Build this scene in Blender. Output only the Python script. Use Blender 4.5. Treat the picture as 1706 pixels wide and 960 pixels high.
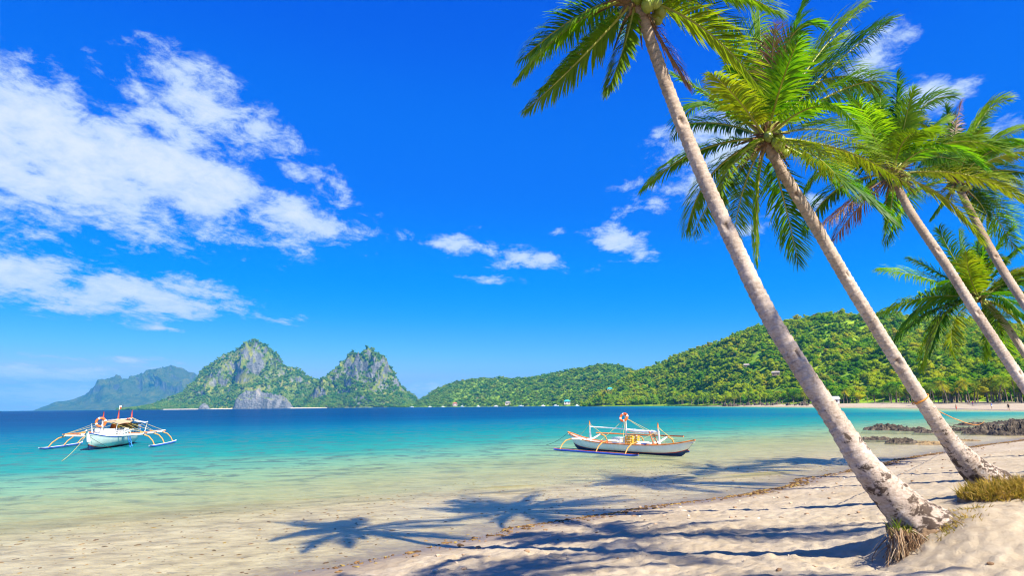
import bpy, bmesh, math, random
import numpy as np
from mathutils import Vector, Matrix

for o in list(bpy.data.objects):
    bpy.data.objects.remove(o)
random.seed(7)
rng = np.random.default_rng(7)
scene = bpy.context.scene
COL = scene.collection
rad = math.radians

# ------------------------------------------------------------------ camera
FPX = 1137.0                       # focal length in photograph pixels (24 mm lens)
PITCH, ROLL = math.atan(196 / FPX), 0.0106
CAM = np.array([0.0, 0.0, 2.4])
_F = np.array([0, math.cos(PITCH), math.sin(PITCH)])
_R0 = np.array([1.0, 0, 0])
_U0 = np.array([0, -math.sin(PITCH), math.cos(PITCH)])
_U = math.cos(ROLL) * _U0 + math.sin(ROLL) * _R0
_R = math.cos(ROLL) * _R0 - math.sin(ROLL) * _U0
cam_data = bpy.data.cameras.new('camera')
cam_data.sensor_width = 36.0
cam_data.lens = 36.0 * FPX / 1706
cam_data.clip_end = 60000
cam_data.clip_start = 0.1
cam = bpy.data.objects.new('camera', cam_data)
COL.objects.link(cam)
cam.matrix_world = Matrix(((_R[0], _U[0], -_F[0], CAM[0]), (_R[1], _U[1], -_F[1], CAM[1]),
                           (_R[2], _U[2], -_F[2], CAM[2]), (0, 0, 0, 1)))
scene.camera = cam


def ray(x, y):
    return _F + _R * (x - 853) / FPX + _U * (480 - y) / FPX


def P(x, y, d):
    """world point at depth d metres on the line of sight of a photograph pixel"""
    return CAM + d * ray(x, y)


def G(x, y, z=0.0):
    """world point where that line of sight meets height z"""
    v = ray(x, y)
    return CAM + v * (z - CAM[2]) / v[2]


def azel(x, y):
    v = ray(x, y)
    return math.degrees(math.atan2(v[0], v[1])), math.degrees(math.atan2(v[2], math.hypot(v[0], v[1])))


# ------------------------------------------------------------------ light
SUN = np.array([0.63, -0.69, 1.0])
SUN /= np.linalg.norm(SUN)
SUN_EL = math.asin(SUN[2])
SUN_AZ = math.atan2(SUN[0], SUN[1])
sun_data = bpy.data.lights.new('sun', 'SUN')
sun_data.energy = 5.0
sun_data.angle = rad(0.53)
sun_data.color = (1.0, 0.93, 0.78)
sun = bpy.data.objects.new('sun', sun_data)
COL.objects.link(sun)
sun.rotation_euler = Vector(SUN).to_track_quat('Z', 'Y').to_euler()

scene.view_settings.view_transform = 'Standard'
scene.view_settings.look = 'None'
scene.view_settings.exposure = 1.2
scene.view_settings.gamma = 1.0
scene.view_settings.use_curve_mapping = False
scene.render.engine = 'CYCLES'
scene.cycles.use_denoising = True
scene.cycles.filter_width = 1.15
scene.cycles.max_bounces = 10
scene.cycles.diffuse_bounces = 3
scene.cycles.glossy_bounces = 3
scene.cycles.transmission_bounces = 4
scene.cycles.transparent_max_bounces = 24
scene.cycles.volume_bounces = 0
scene.cycles.sample_clamp_indirect = 6.0


class NT:
    """small helper to write node trees"""
    def __init__(self, tree):
        self.t = tree
        tree.nodes.clear()

    def n(self, typ, ins=None, **props):
        nd = self.t.nodes.new(typ)
        for k, v in props.items():
            setattr(nd, k, v)
        for k, v in (ins or {}).items():
            self.set(nd.inputs[k], v)
        return nd

    def set(self, sock, v):
        if isinstance(v, bpy.types.NodeSocket):
            self.t.links.new(v, sock)
        elif isinstance(v, bpy.types.Node):
            self.t.links.new(v.outputs[0], sock)
        else:
            if sock.type == 'RGBA' and len(v) == 3:
                v = (*v, 1.0)
            sock.default_value = v

    def math(self, op, a, b=0.0, c=None, clamp=False):
        ins = {0: a, 1: b}
        if c is not None:
            ins[2] = c
        return self.n('ShaderNodeMath', ins, operation=op, use_clamp=clamp).outputs[0]

    def vmath(self, op, a, b=None):
        ins = {0: a}
        if b is not None:
            ins[1] = b
        nd = self.n('ShaderNodeVectorMath', ins, operation=op)
        return nd.outputs['Value'] if op in ('LENGTH', 'DOT_PRODUCT', 'DISTANCE') else nd.outputs[0]

    def mix(self, fac, a, b, blend='MIX'):
        nd = self.t.nodes.new('ShaderNodeMix')
        nd.data_type = 'RGBA'
        nd.blend_type = blend
        nd.clamp_factor = True
        self.set(nd.inputs[0], fac)
        self.set(nd.inputs[6], a)
        self.set(nd.inputs[7], b)
        return nd.outputs[2]

    def ramp(self, fac, stops, interp='LINEAR'):
        nd = self.t.nodes.new('ShaderNodeValToRGB')
        nd.color_ramp.interpolation = interp
        els = nd.color_ramp.elements
        while len(els) < len(stops):
            els.new(0.5)
        for e, (p, c) in zip(els, stops):
            e.position = p
            if isinstance(c, (int, float)):
                c = (c, c, c)
            e.color = (*c, 1.0)
        self.set(nd.inputs[0], fac)
        return nd.outputs[0]

    def maprange(self, v, a, b, c=0.0, d=1.0, smooth=False):
        nd = self.n('ShaderNodeMapRange', {0: v, 1: a, 2: b, 3: c, 4: d},
                    interpolation_type='SMOOTHSTEP' if smooth else 'LINEAR')
        return nd.outputs[0]

    def noise(self, vec, scale, detail=4.0, rough=0.55, distort=0.0, out=0):
        nd = self.n('ShaderNodeTexNoise', {'Vector': vec, 'Scale': scale, 'Detail': detail,
                                           'Roughness': rough, 'Distortion': distort})
        return nd.outputs[out]

    def mapping(self, vec, scale=(1, 1, 1), loc=(0, 0, 0), rot=(0, 0, 0), typ='POINT'):
        return self.n('ShaderNodeMapping', {'Vector': vec, 'Location': loc, 'Rotation': rot, 'Scale': scale},
                      vector_type=typ).outputs[0]


# ------------------------------------------------------------------ sky
world = bpy.data.worlds.new('World')
scene.world = world
world.use_nodes = True
w = NT(world.node_tree)
sky = w.n('ShaderNodeTexSky', sky_type='NISHITA', sun_disc=False, sun_elevation=SUN_EL,
          sun_rotation=SUN_AZ, altitude=0.0, air_density=1.0, dust_density=0.3, ozone_density=3.0)
SKY_STRENGTH = 0.12
dirv = w.n('ShaderNodeTexCoord').outputs['Generated']
sep = w.n('ShaderNodeSeparateXYZ', {0: dirv})
dx, dy, dz = sep.outputs
hyp = w.math('SQRT', w.math('ADD', w.math('MULTIPLY', dx, dx), w.math('MULTIPLY', dy, dy)))
az = w.math('MULTIPLY', w.math('ARCTAN2', dx, dy), 57.29578)
el = w.math('MULTIPLY', w.math('ARCTAN2', dz, hyp), 57.29578)
# the air was very clear and the picture is strongly saturated: deepen the blue of the whole dome
sat = w.n('ShaderNodeHueSaturation', {'Hue': 0.512, 'Saturation': 1.52, 'Value': 1.0, 'Color': sky})
deep = w.n('ShaderNodeGamma', {0: sat, 1: 1.18})
tinted = w.mix(1.0, deep, (0.62 * SKY_STRENGTH / 2, 1.0 * SKY_STRENGTH / 2, 1.42 * SKY_STRENGTH / 2), 'MULTIPLY')
# film-like response of the picture: flat deep blue above, quick ramp to pale near the horizon
crv = w.t.nodes.new('ShaderNodeRGBCurve')
for ch, pts_ in ((0, [(0, 0), (.045, 0), (.108, .060), (.253, .30), (.33, .50), (1, .75)]),
                 (1, [(0, 0), (.046, .070), (.062, .098), (.088, .110), (.163, .17), (.235, .21), (.37, .295), (.57, .44), (1, .6)]),
                 (2, [(0, .2), (.33, .56), (.40, .60), (.50, .635), (.65, .69), (.80, .72), (1, .74)])):
    c_ = crv.mapping.curves[ch]
    for p_ in pts_[1:-1]:
        c_.points.new(*p_)
    c_.points[0].location = pts_[0]
    c_.points[len(pts_) - 1].location = pts_[-1]
crv.mapping.update()
w.set(crv.inputs['Color'], tinted)
EXPK = 1 / 1.537                      # the picture is exposed well up
blue = w.mix(1.0, crv.outputs[0], (EXPK * .9 / SKY_STRENGTH, EXPK / SKY_STRENGTH, EXPK / SKY_STRENGTH), 'MULTIPLY')

azel_v = w.n('ShaderNodeCombineXYZ', {0: az, 1: el, 2: 0.0}).outputs[0]
zden = w.math('ADD', w.math('MAXIMUM', dz, 0.0), 0.10)
plane = w.n('ShaderNodeCombineXYZ', {0: w.math('DIVIDE', dx, zden), 1: w.math('DIVIDE', dy, zden), 2: 0.0}).outputs[0]
CLOUDS = [  # pixel centre, pixel radii, tilt in degrees (down to the right is positive), weight
    (-80, 210, 360, 180, 28, 1.3), (110, 245, 330, 115, 26, 1.3), (50, 318, 320, 72, 14, .95), (245, 280, 300, 82, 26, 1.2),
    (360, 305, 250, 68, 24, 1.1), (470, 345, 190, 48, 20, .95), (330, 175, 180, 80, 24, 1.0), (240, 150, 120, 50, 20, .66), (410, 205, 140, 60, 20, .80), (300, 215, 200, 60, 28, .85),
    (560, 315, 95, 42, 24, .74), (490, 280, 70, 30, 20, .66), (200, 393, 95, 24, 8, .66), (350, 397, 80, 20, 8, .62), (600, 385, 80, 16, 8, .56),
    (20, 450, 200, 56, 8, 1.1), (250, 490, 240, 46, 5, 1.1), (150, 495, 230, 50, 6, 1.0), (480, 535, 60, 18, -6, .62),
    (770, 413, 125, 26, 10, .80), (880, 432, 120, 26, 4, .84), (810, 464, 70, 14, 2, .66), (830, 380, 70, 12, -3, .58),
    (1035, 403, 72, 40, 15, .86), (1062, 424, 46, 18, 0, .70), (1050, 346, 55, 19, -22, .68), (1055, 305, 60, 14, -10, .62), (925, 388, 44, 10, -4, .60),
    (1190, 240, 140, 84, -18, .98), (1140, 310, 110, 60, -25, .80), (1445, 105, 110, 46, -28, .84), (1550, 155, 90, 40, -4, .88),
    (1230, 390, 90, 28, -5, .62), (1660, 220, 80, 40, -20, .62), (1330, 350, 100, 34, -10, .62),
    (270, 548, 120, 11, 2, .60), (80, 622, 380, 24, 1, 1.25), (180, 600, 220, 12, 1, .85), (40, 660, 340, 34, 0, 1.35),
    (740, 648, 170, 26, 0, 1.15), (960, 632, 110, 10, 0, .62),
]
mask = None
for (cx, cy, rx, ry, tilt, wt) in CLOUDS:
    a0, e0 = azel(cx, cy)
    kx = (azel(cx + 40, cy)[0] - azel(cx - 40, cy)[0]) / 80
    ky = (azel(cx, cy - 30)[1] - azel(cx, cy + 30)[1]) / 60
    q = w.mapping(azel_v, scale=(rx * kx, ry * ky, 1), loc=(a0, e0, 0), rot=(0, 0, -rad(tilt)), typ='TEXTURE')
    m = w.maprange(w.vmath('LENGTH', q), 1.25, 0.15, 0.0, wt)
    mask = m if mask is None else w.math('MAXIMUM', mask, m)
for (a0, e0, rx, ry, tilt, wt) in [(95, 40, 22, 9, 20, .8), (130, 22, 26, 6, 5, .75), (175, 48, 24, 12, -20, .8),
                                   (-150, 25, 30, 7, 4, .8), (-110, 50, 22, 10, -15, .75), (-75, 18, 16, 5, 4, .75),
                                   (60, 62, 18, 8, 10, .6), (-60, 62, 26, 10, 25, .8), (150, 70, 20, 9, 0, .6)]:
    q = w.mapping(azel_v, scale=(rx, ry, 1), loc=(a0, e0, 0), rot=(0, 0, -rad(tilt)), typ='TEXTURE')
    mask = w.math('MAXIMUM', mask, w.maprange(w.vmath('LENGTH', q), 1.25, 0.15, 0.0, wt))
pm = w.mapping(plane, scale=(1.0, 0.55, 1), rot=(0, 0, rad(12)))
n1 = w.noise(pm, 5.0, 12.0, 0.66, 0.25)
n2 = w.noise(w.mapping(azel_v, scale=(0.085, 0.16, 1), rot=(0, 0, rad(18))), 4.2, 12.0, 0.68, 0.3)
nn = w.math('ADD', w.math('MULTIPLY', n1, 0.5), w.math('MULTIPLY', n2, 0.5))
raw = w.math('ADD', mask, w.math('MULTIPLY', w.math('SUBTRACT', nn, 0.5), 3.6))
dens = w.maprange(raw, 0.36, 0.92, 0.0, 1.0, True)
dens = w.math('MULTIPLY', dens, w.maprange(mask, 0.04, 0.30, 0.0, 1.0, True))
thick = w.maprange(raw, 0.55, 1.5, 0.0, 1.0, True)
cloud_col = w.mix(thick, (0.235 / SKY_STRENGTH, 0.31 / SKY_STRENGTH, 0.43 / SKY_STRENGTH),
                  (0.38 / SKY_STRENGTH, 0.41 / SKY_STRENGTH, 0.455 / SKY_STRENGTH))
final = w.mix(w.math('MULTIPLY', dens, 0.94), blue, cloud_col)
bg = w.n('ShaderNodeBackground', {'Color': final, 'Strength': SKY_STRENGTH})
w.n('ShaderNodeOutputWorld', {'Surface': bg})


# ------------------------------------------------------------------ helpers
def mat(name):
    m = bpy.data.materials.new(name)
    m.use_nodes = True
    return m, NT(m.node_tree)


def principled(nt, color, rough=0.6, spec=0.3, normal=None, **extra):
    ins = {'Base Color': color, 'Roughness': rough, 'Specular IOR Level': spec}
    if normal is not None:
        ins['Normal'] = normal
    ins.update(extra)
    b = nt.n('ShaderNodeBsdfPrincipled', ins)
    nt.n('ShaderNodeOutputMaterial', {'Surface': b})
    return b


_simple = {}


def simple(name, color, rough=0.55, spec=0.35, var=0.12, scale=6.0):
    """painted / worn surface: a base colour with a little noise, streaks and roughness variation"""
    if name in _simple:
        return _simple[name]
    m, nt = mat(name)
    co = nt.n('ShaderNodeTexCoord').outputs['Object']
    nz = nt.noise(co, scale, 5.0, 0.6)
    nf = nt.noise(co, scale * 7, 4.0, 0.6)
    f = nt.math('ADD', nt.math('MULTIPLY', nz, 0.65), nt.math('MULTIPLY', nf, 0.35))
    lo = tuple(c * (1 - 2.2 * var) for c in color)
    hi = tuple(min(1, c * (1 + var)) for c in color)
    c = nt.ramp(f, [(0.32, lo), (0.62, hi)])
    bump = nt.n('ShaderNodeBump', {'Strength': 0.15, 'Distance': 0.01, 'Height': nf})
    principled(nt, c, nt.maprange(nz, 0.3, 0.7, rough - .1, rough + .12), spec, bump)
    _simple[name] = m
    return m


class MB:
    """collects shapes into one mesh"""
    def __init__(self):
        self.v, self.f, self.m = [], [], []
        self.c = 0

    def add(self, vs, fs, mi=0):
        vs = np.asarray(vs, float).reshape(-1, 3)
        b = self.c
        self.v.append(vs)
        for q in fs:
            self.f.append(tuple(int(i) + b for i in q))
            self.m.append(mi)
        self.c += len(vs)
        return self

    def box(self, c, s, rot=None, mi=0, taper=1.0):
        c = np.array(c, float)
        h = np.array(s, float) / 2
        vs = []
        for z in (-1, 1):
            k = taper if z > 0 else 1
            for (x, y) in ((-1, -1), (1, -1), (1, 1), (-1, 1)):
                vs.append((x * h[0] * k, y * h[1] * k, z * h[2]))
        vs = np.array(vs)
        if rot is not None:
            M = np.array(rot.to_matrix() if hasattr(rot, 'to_matrix') else rot)
            vs = vs @ M.T
        return self.add(vs + c, [(3, 2, 1, 0), (4, 5, 6, 7), (0, 1, 5, 4), (1, 2, 6, 5), (2, 3, 7, 6), (3, 0, 4, 7)], mi)

    def tube(self, pts, radii, n=8, mi=0, caps=True):
        pts = np.asarray(pts, float)
        k = len(pts)
        radii = np.broadcast_to(np.asarray(radii, float), (k,))
        T = np.gradient(pts, axis=0)
        T /= np.linalg.norm(T, axis=1)[:, None] + 1e-12
        ref = np.array([0, 0, 1.0]) if abs(T[0][2]) < 0.9 else np.array([1.0, 0, 0])
        A = np.cross(T, ref)
        A /= np.linalg.norm(A, axis=1)[:, None] + 1e-12
        B = np.cross(T, A)
        th = np.linspace(0, 2 * math.pi, n, endpoint=False)
        vs = pts[:, None, :] + radii[:, None, None] * (A[:, None, :] * np.cos(th)[None, :, None] + B[:, None, :] * np.sin(th)[None, :, None])
        fs = [(i * n + j, i * n + (j + 1) % n, (i + 1) * n + (j + 1) % n, (i + 1) * n + j) for i in range(k - 1) for j in range(n)]
        if caps:
            fs.append(tuple(range(n)))
            fs.append(tuple((k - 1) * n + j for j in reversed(range(n))))
        return self.add(vs.reshape(-1, 3), fs, mi)

    def torus(self, c, R, r, axis, n=24, k=10, mi=0, arc=(0, 2 * math.pi)):
        axis = Vector(axis).normalized()
        q = axis.to_track_quat('Z', 'Y')
        full = abs(arc[1] - arc[0] - 2 * math.pi) < 1e-6
        a = np.linspace(arc[0], arc[1], n, endpoint=not full)
        b = np.linspace(0, 2 * math.pi, k, endpoint=False)
        A, B = np.meshgrid(a, b, indexing='ij')
        vs = np.stack([(R + r * np.cos(B)) * np.cos(A), (R + r * np.cos(B)) * np.sin(A), r * np.sin(B)], -1).reshape(-1, 3)
        vs = vs @ np.array(q.to_matrix()).T + np.array(c)
        fs = []
        for i in range(n if full else n - 1):
            for j in range(k):
                fs.append((i * k + j, ((i + 1) % n) * k + j, ((i + 1) % n) * k + (j + 1) % k, i * k + (j + 1) % k))
        return self.add(vs, fs, mi)

    def grid(self, V, mi=0, flip=False):
        V = np.asarray(V, float)
        a, b = V.shape[:2]
        fs = []
        for i in range(a - 1):
            for j in range(b - 1):
                q = (i * b + j, (i + 1) * b + j, (i + 1) * b + j + 1, i * b + j + 1)
                fs.append(q[::-1] if flip else q)
        return self.add(V.reshape(-1, 3), fs, mi)

    def mesh(self, name, mats, smooth=True):
        me = bpy.data.meshes.new(name)
        V = np.concatenate(self.v) if self.v else np.zeros((0, 3))
        me.from_pydata(V.tolist(), [], self.f)
        for m in (mats if isinstance(mats, (list, tuple)) else [mats]):
            me.materials.append(m)
        if len(self.f):
            me.polygons.foreach_set('material_index', np.array(self.m, dtype=np.int32))
            me.polygons.foreach_set('use_smooth', np.full(len(self.f), smooth))
        me.update()
        return me

    def build(self, name, mats, parent=None, smooth=True, loc=None):
        o = bpy.data.objects.new(name, self.mesh(name, mats, smooth))
        COL.objects.link(o)
        if parent is not None:
            o.parent = parent
        if loc is not None:
            o.location = loc
        return o


def tag(o, label=None, cat=None, group=None, kind=None):
    for k, v in (('label', label), ('category', cat), ('group', group), ('kind', kind)):
        if v:
            o[k] = v
    return o


def empty(name, loc, rz=0.0):
    o = bpy.data.objects.new(name, None)
    COL.objects.link(o)
    o.location = loc
    o.rotation_euler = (0, 0, rz)
    o.empty_display_size = 0.2
    return o


def quadmesh(name, V, m, smooth=True, wrap=False):
    """regular grid mesh, fast path; V is (a, b, 3)"""
    a, b = V.shape[:2]
    i, j = np.meshgrid(np.arange(a - 1), np.arange(b - 1), indexing='ij')
    q = np.stack([i * b + j, (i + 1) * b + j, (i + 1) * b + j + 1, i * b + j + 1], -1).reshape(-1, 4)
    return rawmesh(name, V.reshape(-1, 3), q, m, smooth)


def rawmesh(name, V, Q, m, smooth=True):
    me = bpy.data.meshes.new(name)
    k = Q.shape[1]
    me.vertices.add(len(V))
    me.vertices.foreach_set('co', np.asarray(V, np.float32).ravel())
    me.loops.add(Q.size)
    me.loops.foreach_set('vertex_index', Q.astype(np.int32).ravel())
    me.polygons.add(len(Q))
    me.polygons.foreach_set('loop_start', np.arange(0, Q.size, k, dtype=np.int32))
    me.polygons.foreach_set('loop_total', np.full(len(Q), k, np.int32))
    me.polygons.foreach_set('use_smooth', np.full(len(Q), smooth))
    me.materials.append(m)
    me.update(calc_edges=True)
    return me


def link(name, me, parent=None):
    o = bpy.data.objects.new(name, me)
    COL.objects.link(o)
    if parent is not None:
        o.parent = parent
    return o


def fattr(me, name, vals):
    a = me.attributes.new(name, 'FLOAT', 'POINT')
    a.data.foreach_set('value', np.asarray(vals, np.float32).ravel())


# vectorised value noise
def _hash(ix, iy, iz, seed):
    h = (ix.astype(np.int64) * 374761393 + iy.astype(np.int64) * 668265263 + iz.astype(np.int64) * 2147483647 + seed * 144269504) & 0xFFFFFFFF
    h = ((h ^ (h >> 13)) * 1274126177) & 0xFFFFFFFF
    h = ((h ^ (h >> 16)) * 2246822519) & 0xFFFFFFFF
    return ((h ^ (h >> 15)) & 0xFFFFFF) / float(0xFFFFFF)


def vnoise(x, y, z=None, seed=0):
    x, y = np.asarray(x, float), np.asarray(y, float)
    z = np.zeros_like(x) if z is None else np.asarray(z, float)
    ix, iy, iz = np.floor(x), np.floor(y), np.floor(z)
    fx, fy, fz = x - ix, y - iy, z - iz
    fx, fy, fz = [t * t * t * (t * (t * 6 - 15) + 10) for t in (fx, fy, fz)]
    out = 0
    for a in (0, 1):
        for b in (0, 1):
            for c in (0, 1):
                wgt = (fx if a else 1 - fx) * (fy if b else 1 - fy) * (fz if c else 1 - fz)
                if c and not np.any(fz):
                    continue
                out = out + wgt * _hash(ix + a, iy + b, iz + c, seed)
    return out * 2 - 1


def fbm(x, y, z=None, octaves=5, seed=0, gain=0.5, ridged=False):
    s, amp, tot, fr = 0, 1.0, 0, 1.0
    for i in range(octaves):
        n = vnoise(x * fr + 17.3 * i, y * fr - 9.1 * i, None if z is None else z * fr + 5.7 * i, seed + i)
        if ridged:
            n = 1 - 2 * np.abs(n)
        s = s + amp * n
        tot += amp
        amp *= gain
        fr *= 2.03
    return s / tot


def smooth01(t):
    t = np.clip(t, 0, 1)
    return t * t * (3 - 2 * t)


# ------------------------------------------------------------------ shore and ground
SHORE = [(-260, -190), (-60, -43), (-24, -9.5), (-9.5, 4.2)]
SHORE += [tuple(G(*a)[:2]) for a in [(530, 955), (850, 888), (1060, 850), (1290, 812), (1410, 787), (1500, 765), (1600, 748), (1706, 733)]]
SHORE += [(46, 56), (66, 74), (92, 92), (116, 112), (126, 134)]
SHORE += [(118, 160), (148, 249), (155, 336), (165, 520), (192, 800), (170, 1150), (120, 1450), (-60, 1750), (-250, 2050), (-330, 2300), (-250, 2700), (600, 3600)]
SHORE = np.array(SHORE)


def shore_dist(x, y):
    """signed distance to the waterline, positive on land"""
    p = np.stack([x, y], -1).reshape(-1, 2)
    best = np.full(len(p), 1e18)
    sign = np.zeros(len(p))
    for a, b in zip(SHORE[:-1], SHORE[1:]):
        ab = b - a
        ap = p - a
        t = np.clip((ap @ ab) / (ab @ ab), 0, 1)
        d = ap - t[:, None] * ab
        dd = (d * d).sum(1)
        cr = ab[0] * ap[:, 1] - ab[1] * ap[:, 0]
        upd = dd < best
        best = np.where(upd, dd, best)
        sign = np.where(upd, np.where(cr < 0, 1.0, -1.0), sign)
    return (np.sqrt(best) * sign).reshape(x.shape)


def water_depth(s):
    o = np.maximum(-s, 0)
    return np.interp(o, [0, 3, 8, 15, 25, 40, 60, 100, 200, 600, 2000], [0, .06, .17, .36, .75, 1.5, 2.8, 5.5, 8, 11, 13])


P1_BASE = P(1535, 884, 7.35)
P2_BASE = P(1652, 806, 11.8)
DIMPLES = [(rng.uniform(-2, 14), rng.uniform(6, 24), rng.uniform(.07, .16), rng.uniform(.012, .032)) for _ in range(900)]


def ground_z(x, y, detail=True):
    s = shore_dist(x, y)
    wob = 0.5 * fbm(x * .35, y * .35, octaves=3, seed=4) + 0.14 * fbm(x * 1.9, y * 1.9, octaves=2, seed=5)
    near = np.exp(-(x * x + y * y) / 60 ** 2)
    s = s + wob * near
    land = np.interp(s, [0, .5, 4, 8, 14, 40, 120, 5000], [0, .045, .46, .92, 1.25, 2.0, 3.0, 5.0])
    z = np.where(s > 0, land, -water_depth(s))
    # sand drifted round the palm feet
    bx, by = P1_BASE[:2]
    dxm, dym = x - (bx + .75), y - (by - .15)
    z = z + .36 * np.exp(-((dxm / 1.05) ** 2 + (dym / 1.2) ** 2))
    z = z - .16 * np.exp(-(((x - bx + .75) / .5) ** 2 + ((y - by + .35) / .7) ** 2))
    bx, by = P2_BASE[:2]
    z = z + .30 * np.exp(-(((x - bx - 1.2) / 1.3) ** 2 + ((y - by + .3) / 1.0) ** 2))
    if detail:
        dry = smooth01(s / 1.6) * np.exp(-((x * x + y * y) / 70 ** 2))
        z = z + dry * (.022 * fbm(x * .9, y * .9, octaves=3, seed=11) + .016 * fbm(x * 2.6, y * 3.4, octaves=3, seed=12)
                       + .030 * fbm(x * 9.5, y * 9.5, octaves=2, seed=13))
        for (px, py, r, d) in DIMPLES:
            m = (np.abs(x - px) < r * 3) & (np.abs(y - py) < r * 3)
            if not m.any():
                continue
            q = ((x[m] - px) ** 2 + ((y[m] - py) * .7) ** 2) / r ** 2
            z[m] += dry[m] * d * (-1.15 * np.exp(-q * 1.6) + .42 * np.exp(-(np.sqrt(q) - 1.25) ** 2 * 7))
        wet = smooth01(-s / .6) * np.exp(-((x * x + y * y) / 40 ** 2))
        z = z + wet * .012 * fbm(x * 2.2 + .4 * y, y * 2.2, octaves=4, seed=21)
    return z


def polar(az_fine, az_step, r0, r1, ratio_near, r_mid, ratio_far):
    fine = np.arange(-az_fine, az_fine + 1e-6, az_step)
    coarse = np.arange(az_fine + 4, 360 - az_fine - 1, 5.0)
    azs = np.radians(np.concatenate([fine, coarse, [360 - az_fine]]))
    rs = [r0]
    while rs[-1] < r1:
        rs.append(rs[-1] * (ratio_near if rs[-1] < r_mid else ratio_far))
    rs = np.array(rs)
    A, R_ = np.meshgrid(azs, rs, indexing='ij')
    return R_ * np.sin(A), R_ * np.cos(A)


# sand (dry, wet and under water)
m_sand, nt = mat('sand')
pos = nt.n('ShaderNodeNewGeometry').outputs['Position']
zz = nt.n('ShaderNodeSeparateXYZ', {0: pos}).outputs[2]
big = nt.noise(pos, .55, 5, .6)
mid = nt.noise(pos, 6.0, 6, .65)
grain = nt.noise(pos, 95.0, 3, .7)
dry = nt.ramp(nt.math('ADD', nt.math('MULTIPLY', big, .5), nt.math('MULTIPLY', mid, .5)),
              [(.36, (.345, .268, .172)), (.5, (.425, .345, .238)), (.64, (.48, .405, .298))])
speck = nt.maprange(nt.noise(pos, 30.0, 5, .75), .62, .70, 0, .6)
dry = nt.mix(speck, dry, (.16, .088, .045))
dry = nt.mix(nt.maprange(grain, .35, .65, 0, .18), dry, (.20, .145, .095))
# seabed: tan sand with weed and rubble
tan_ = nt.ramp(nt.noise(nt.mapping(pos, (1.0, 1.8, 1), rot=(0, 0, rad(-20))), 1.3, 7, .68),
               [(.34, (.26, .195, .075)), (.46, (.42, .335, .155)), (.58, (.53, .44, .22)), (.7, (.60, .52, .29))])
weedn = nt.noise(nt.mapping(pos, (1.0, 2.6, 1), rot=(0, 0, rad(-12))), 3.2, 7, .72, .8)
tan_ = nt.mix(nt.maprange(weedn, .55, .66, 0, .75), tan_, (.10, .065, .028))
tan_ = nt.mix(nt.maprange(nt.noise(pos, 15, 6, .78), .56, .68, 0, .6), tan_, (.11, .07, .03))
depthn = nt.math('ADD', zz, nt.math('MULTIPLY', nt.math('SUBTRACT', mid, .5), .05))
grassy = nt.noise(nt.mapping(pos, (.25, 1.0, 1), rot=(0, 0, rad(-10))), .62, 6, .65)
gmask = nt.math('MULTIPLY', nt.maprange(grassy, .54, .64, 0, 1), nt.maprange(zz, -.16, -.5, 0, .6))
tan_ = nt.mix(gmask, tan_, (.075, .09, .06))
wetc = nt.mix(nt.maprange(depthn, .12, .0, 0, 1), dry, (.19, .135, .08))
wetc = nt.mix(nt.maprange(depthn, .005, -.03, 0, 1), wetc, tan_)
h = nt.math('ADD', nt.math('MULTIPLY', mid, 1.0), nt.math('MULTIPLY', grain, .22))
bmp = nt.n('ShaderNodeBump', {'Strength': 1.0, 'Distance': .035, 'Height': h})
principled(nt, wetc, nt.maprange(depthn, .09, .01, .9, .3), nt.maprange(depthn, .09, .01, .2, .5), bmp)

GX, GY = polar(46, .22, 2.0, 11000, 1.0062, 60, 1.05)
gz = ground_z(GX, GY)
me = quadmesh('ground', np.stack([GX, GY, gz], -1), m_sand)
ground = tag(link('ground', me), 'pale peach sand beach sloping down under the shallow water', None, None, 'structure')

# ------------------------------------------------------------------ sea
m_sea, nt = mat('sea_water')
pos = nt.n('ShaderNodeNewGeometry').outputs['Position']
dep = nt.n('ShaderNodeAttribute', attribute_name='depth').outputs['Fac']
streak = nt.noise(nt.mapping(pos, (.05, .16, 1), rot=(0, 0, rad(-8))), 1.0, 6, .62)
streak2 = nt.noise(nt.mapping(pos, (.16, .75, 1), rot=(0, 0, rad(-8))), 1.0, 7, .70)
streak3 = nt.noise(nt.mapping(pos, (.012, .05, 1), rot=(0, 0, rad(4))), 1.0, 6, .65)
dd = nt.math('MULTIPLY', dep, nt.math('ADD', .20, nt.math('ADD', nt.math('MULTIPLY', streak, .70), nt.math('ADD', nt.math('MULTIPLY', streak2, .55), nt.math('MULTIPLY', streak3, .45)))))
lg = nt.math('LOGARITHM', nt.math('MAXIMUM', dd, .01), 10.0)      # -2 .. 1.15
u = nt.maprange(lg, -1.0, 1.15)
body = nt.ramp(u, [(0, (.47, .42, .21)), (.22, (.47, .48, .235)), (.36, (.25, .44, .265)), (.48, (.030, .28, .235)),
                   (.62, (.001, .185, .205)), (.78, (.0005, .110, .20)), (.90, (.0002, .055, .155)), (1, (.0001, .032, .12))])
# weed beds on the bottom seen through the shallow water
bed = nt.noise(nt.mapping(pos, (1, 1.3, 1), rot=(0, 0, rad(-20))), .62, 8, .72, .5)
bedf = nt.math('MULTIPLY', nt.maprange(bed, .50, .60, 0, .66), nt.math('MULTIPLY', nt.maprange(dep, .12, .36), nt.maprange(dep, 5.5, 2.0)))
body = nt.mix(bedf, body, (.075, .125, .14))
# the one low swell is coloured a darker yellow along its crest
sw = nt.n('ShaderNodeAttribute', attribute_name='swell').outputs['Fac']
body = nt.mix(sw, body, (.27, .20, .06))
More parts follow.
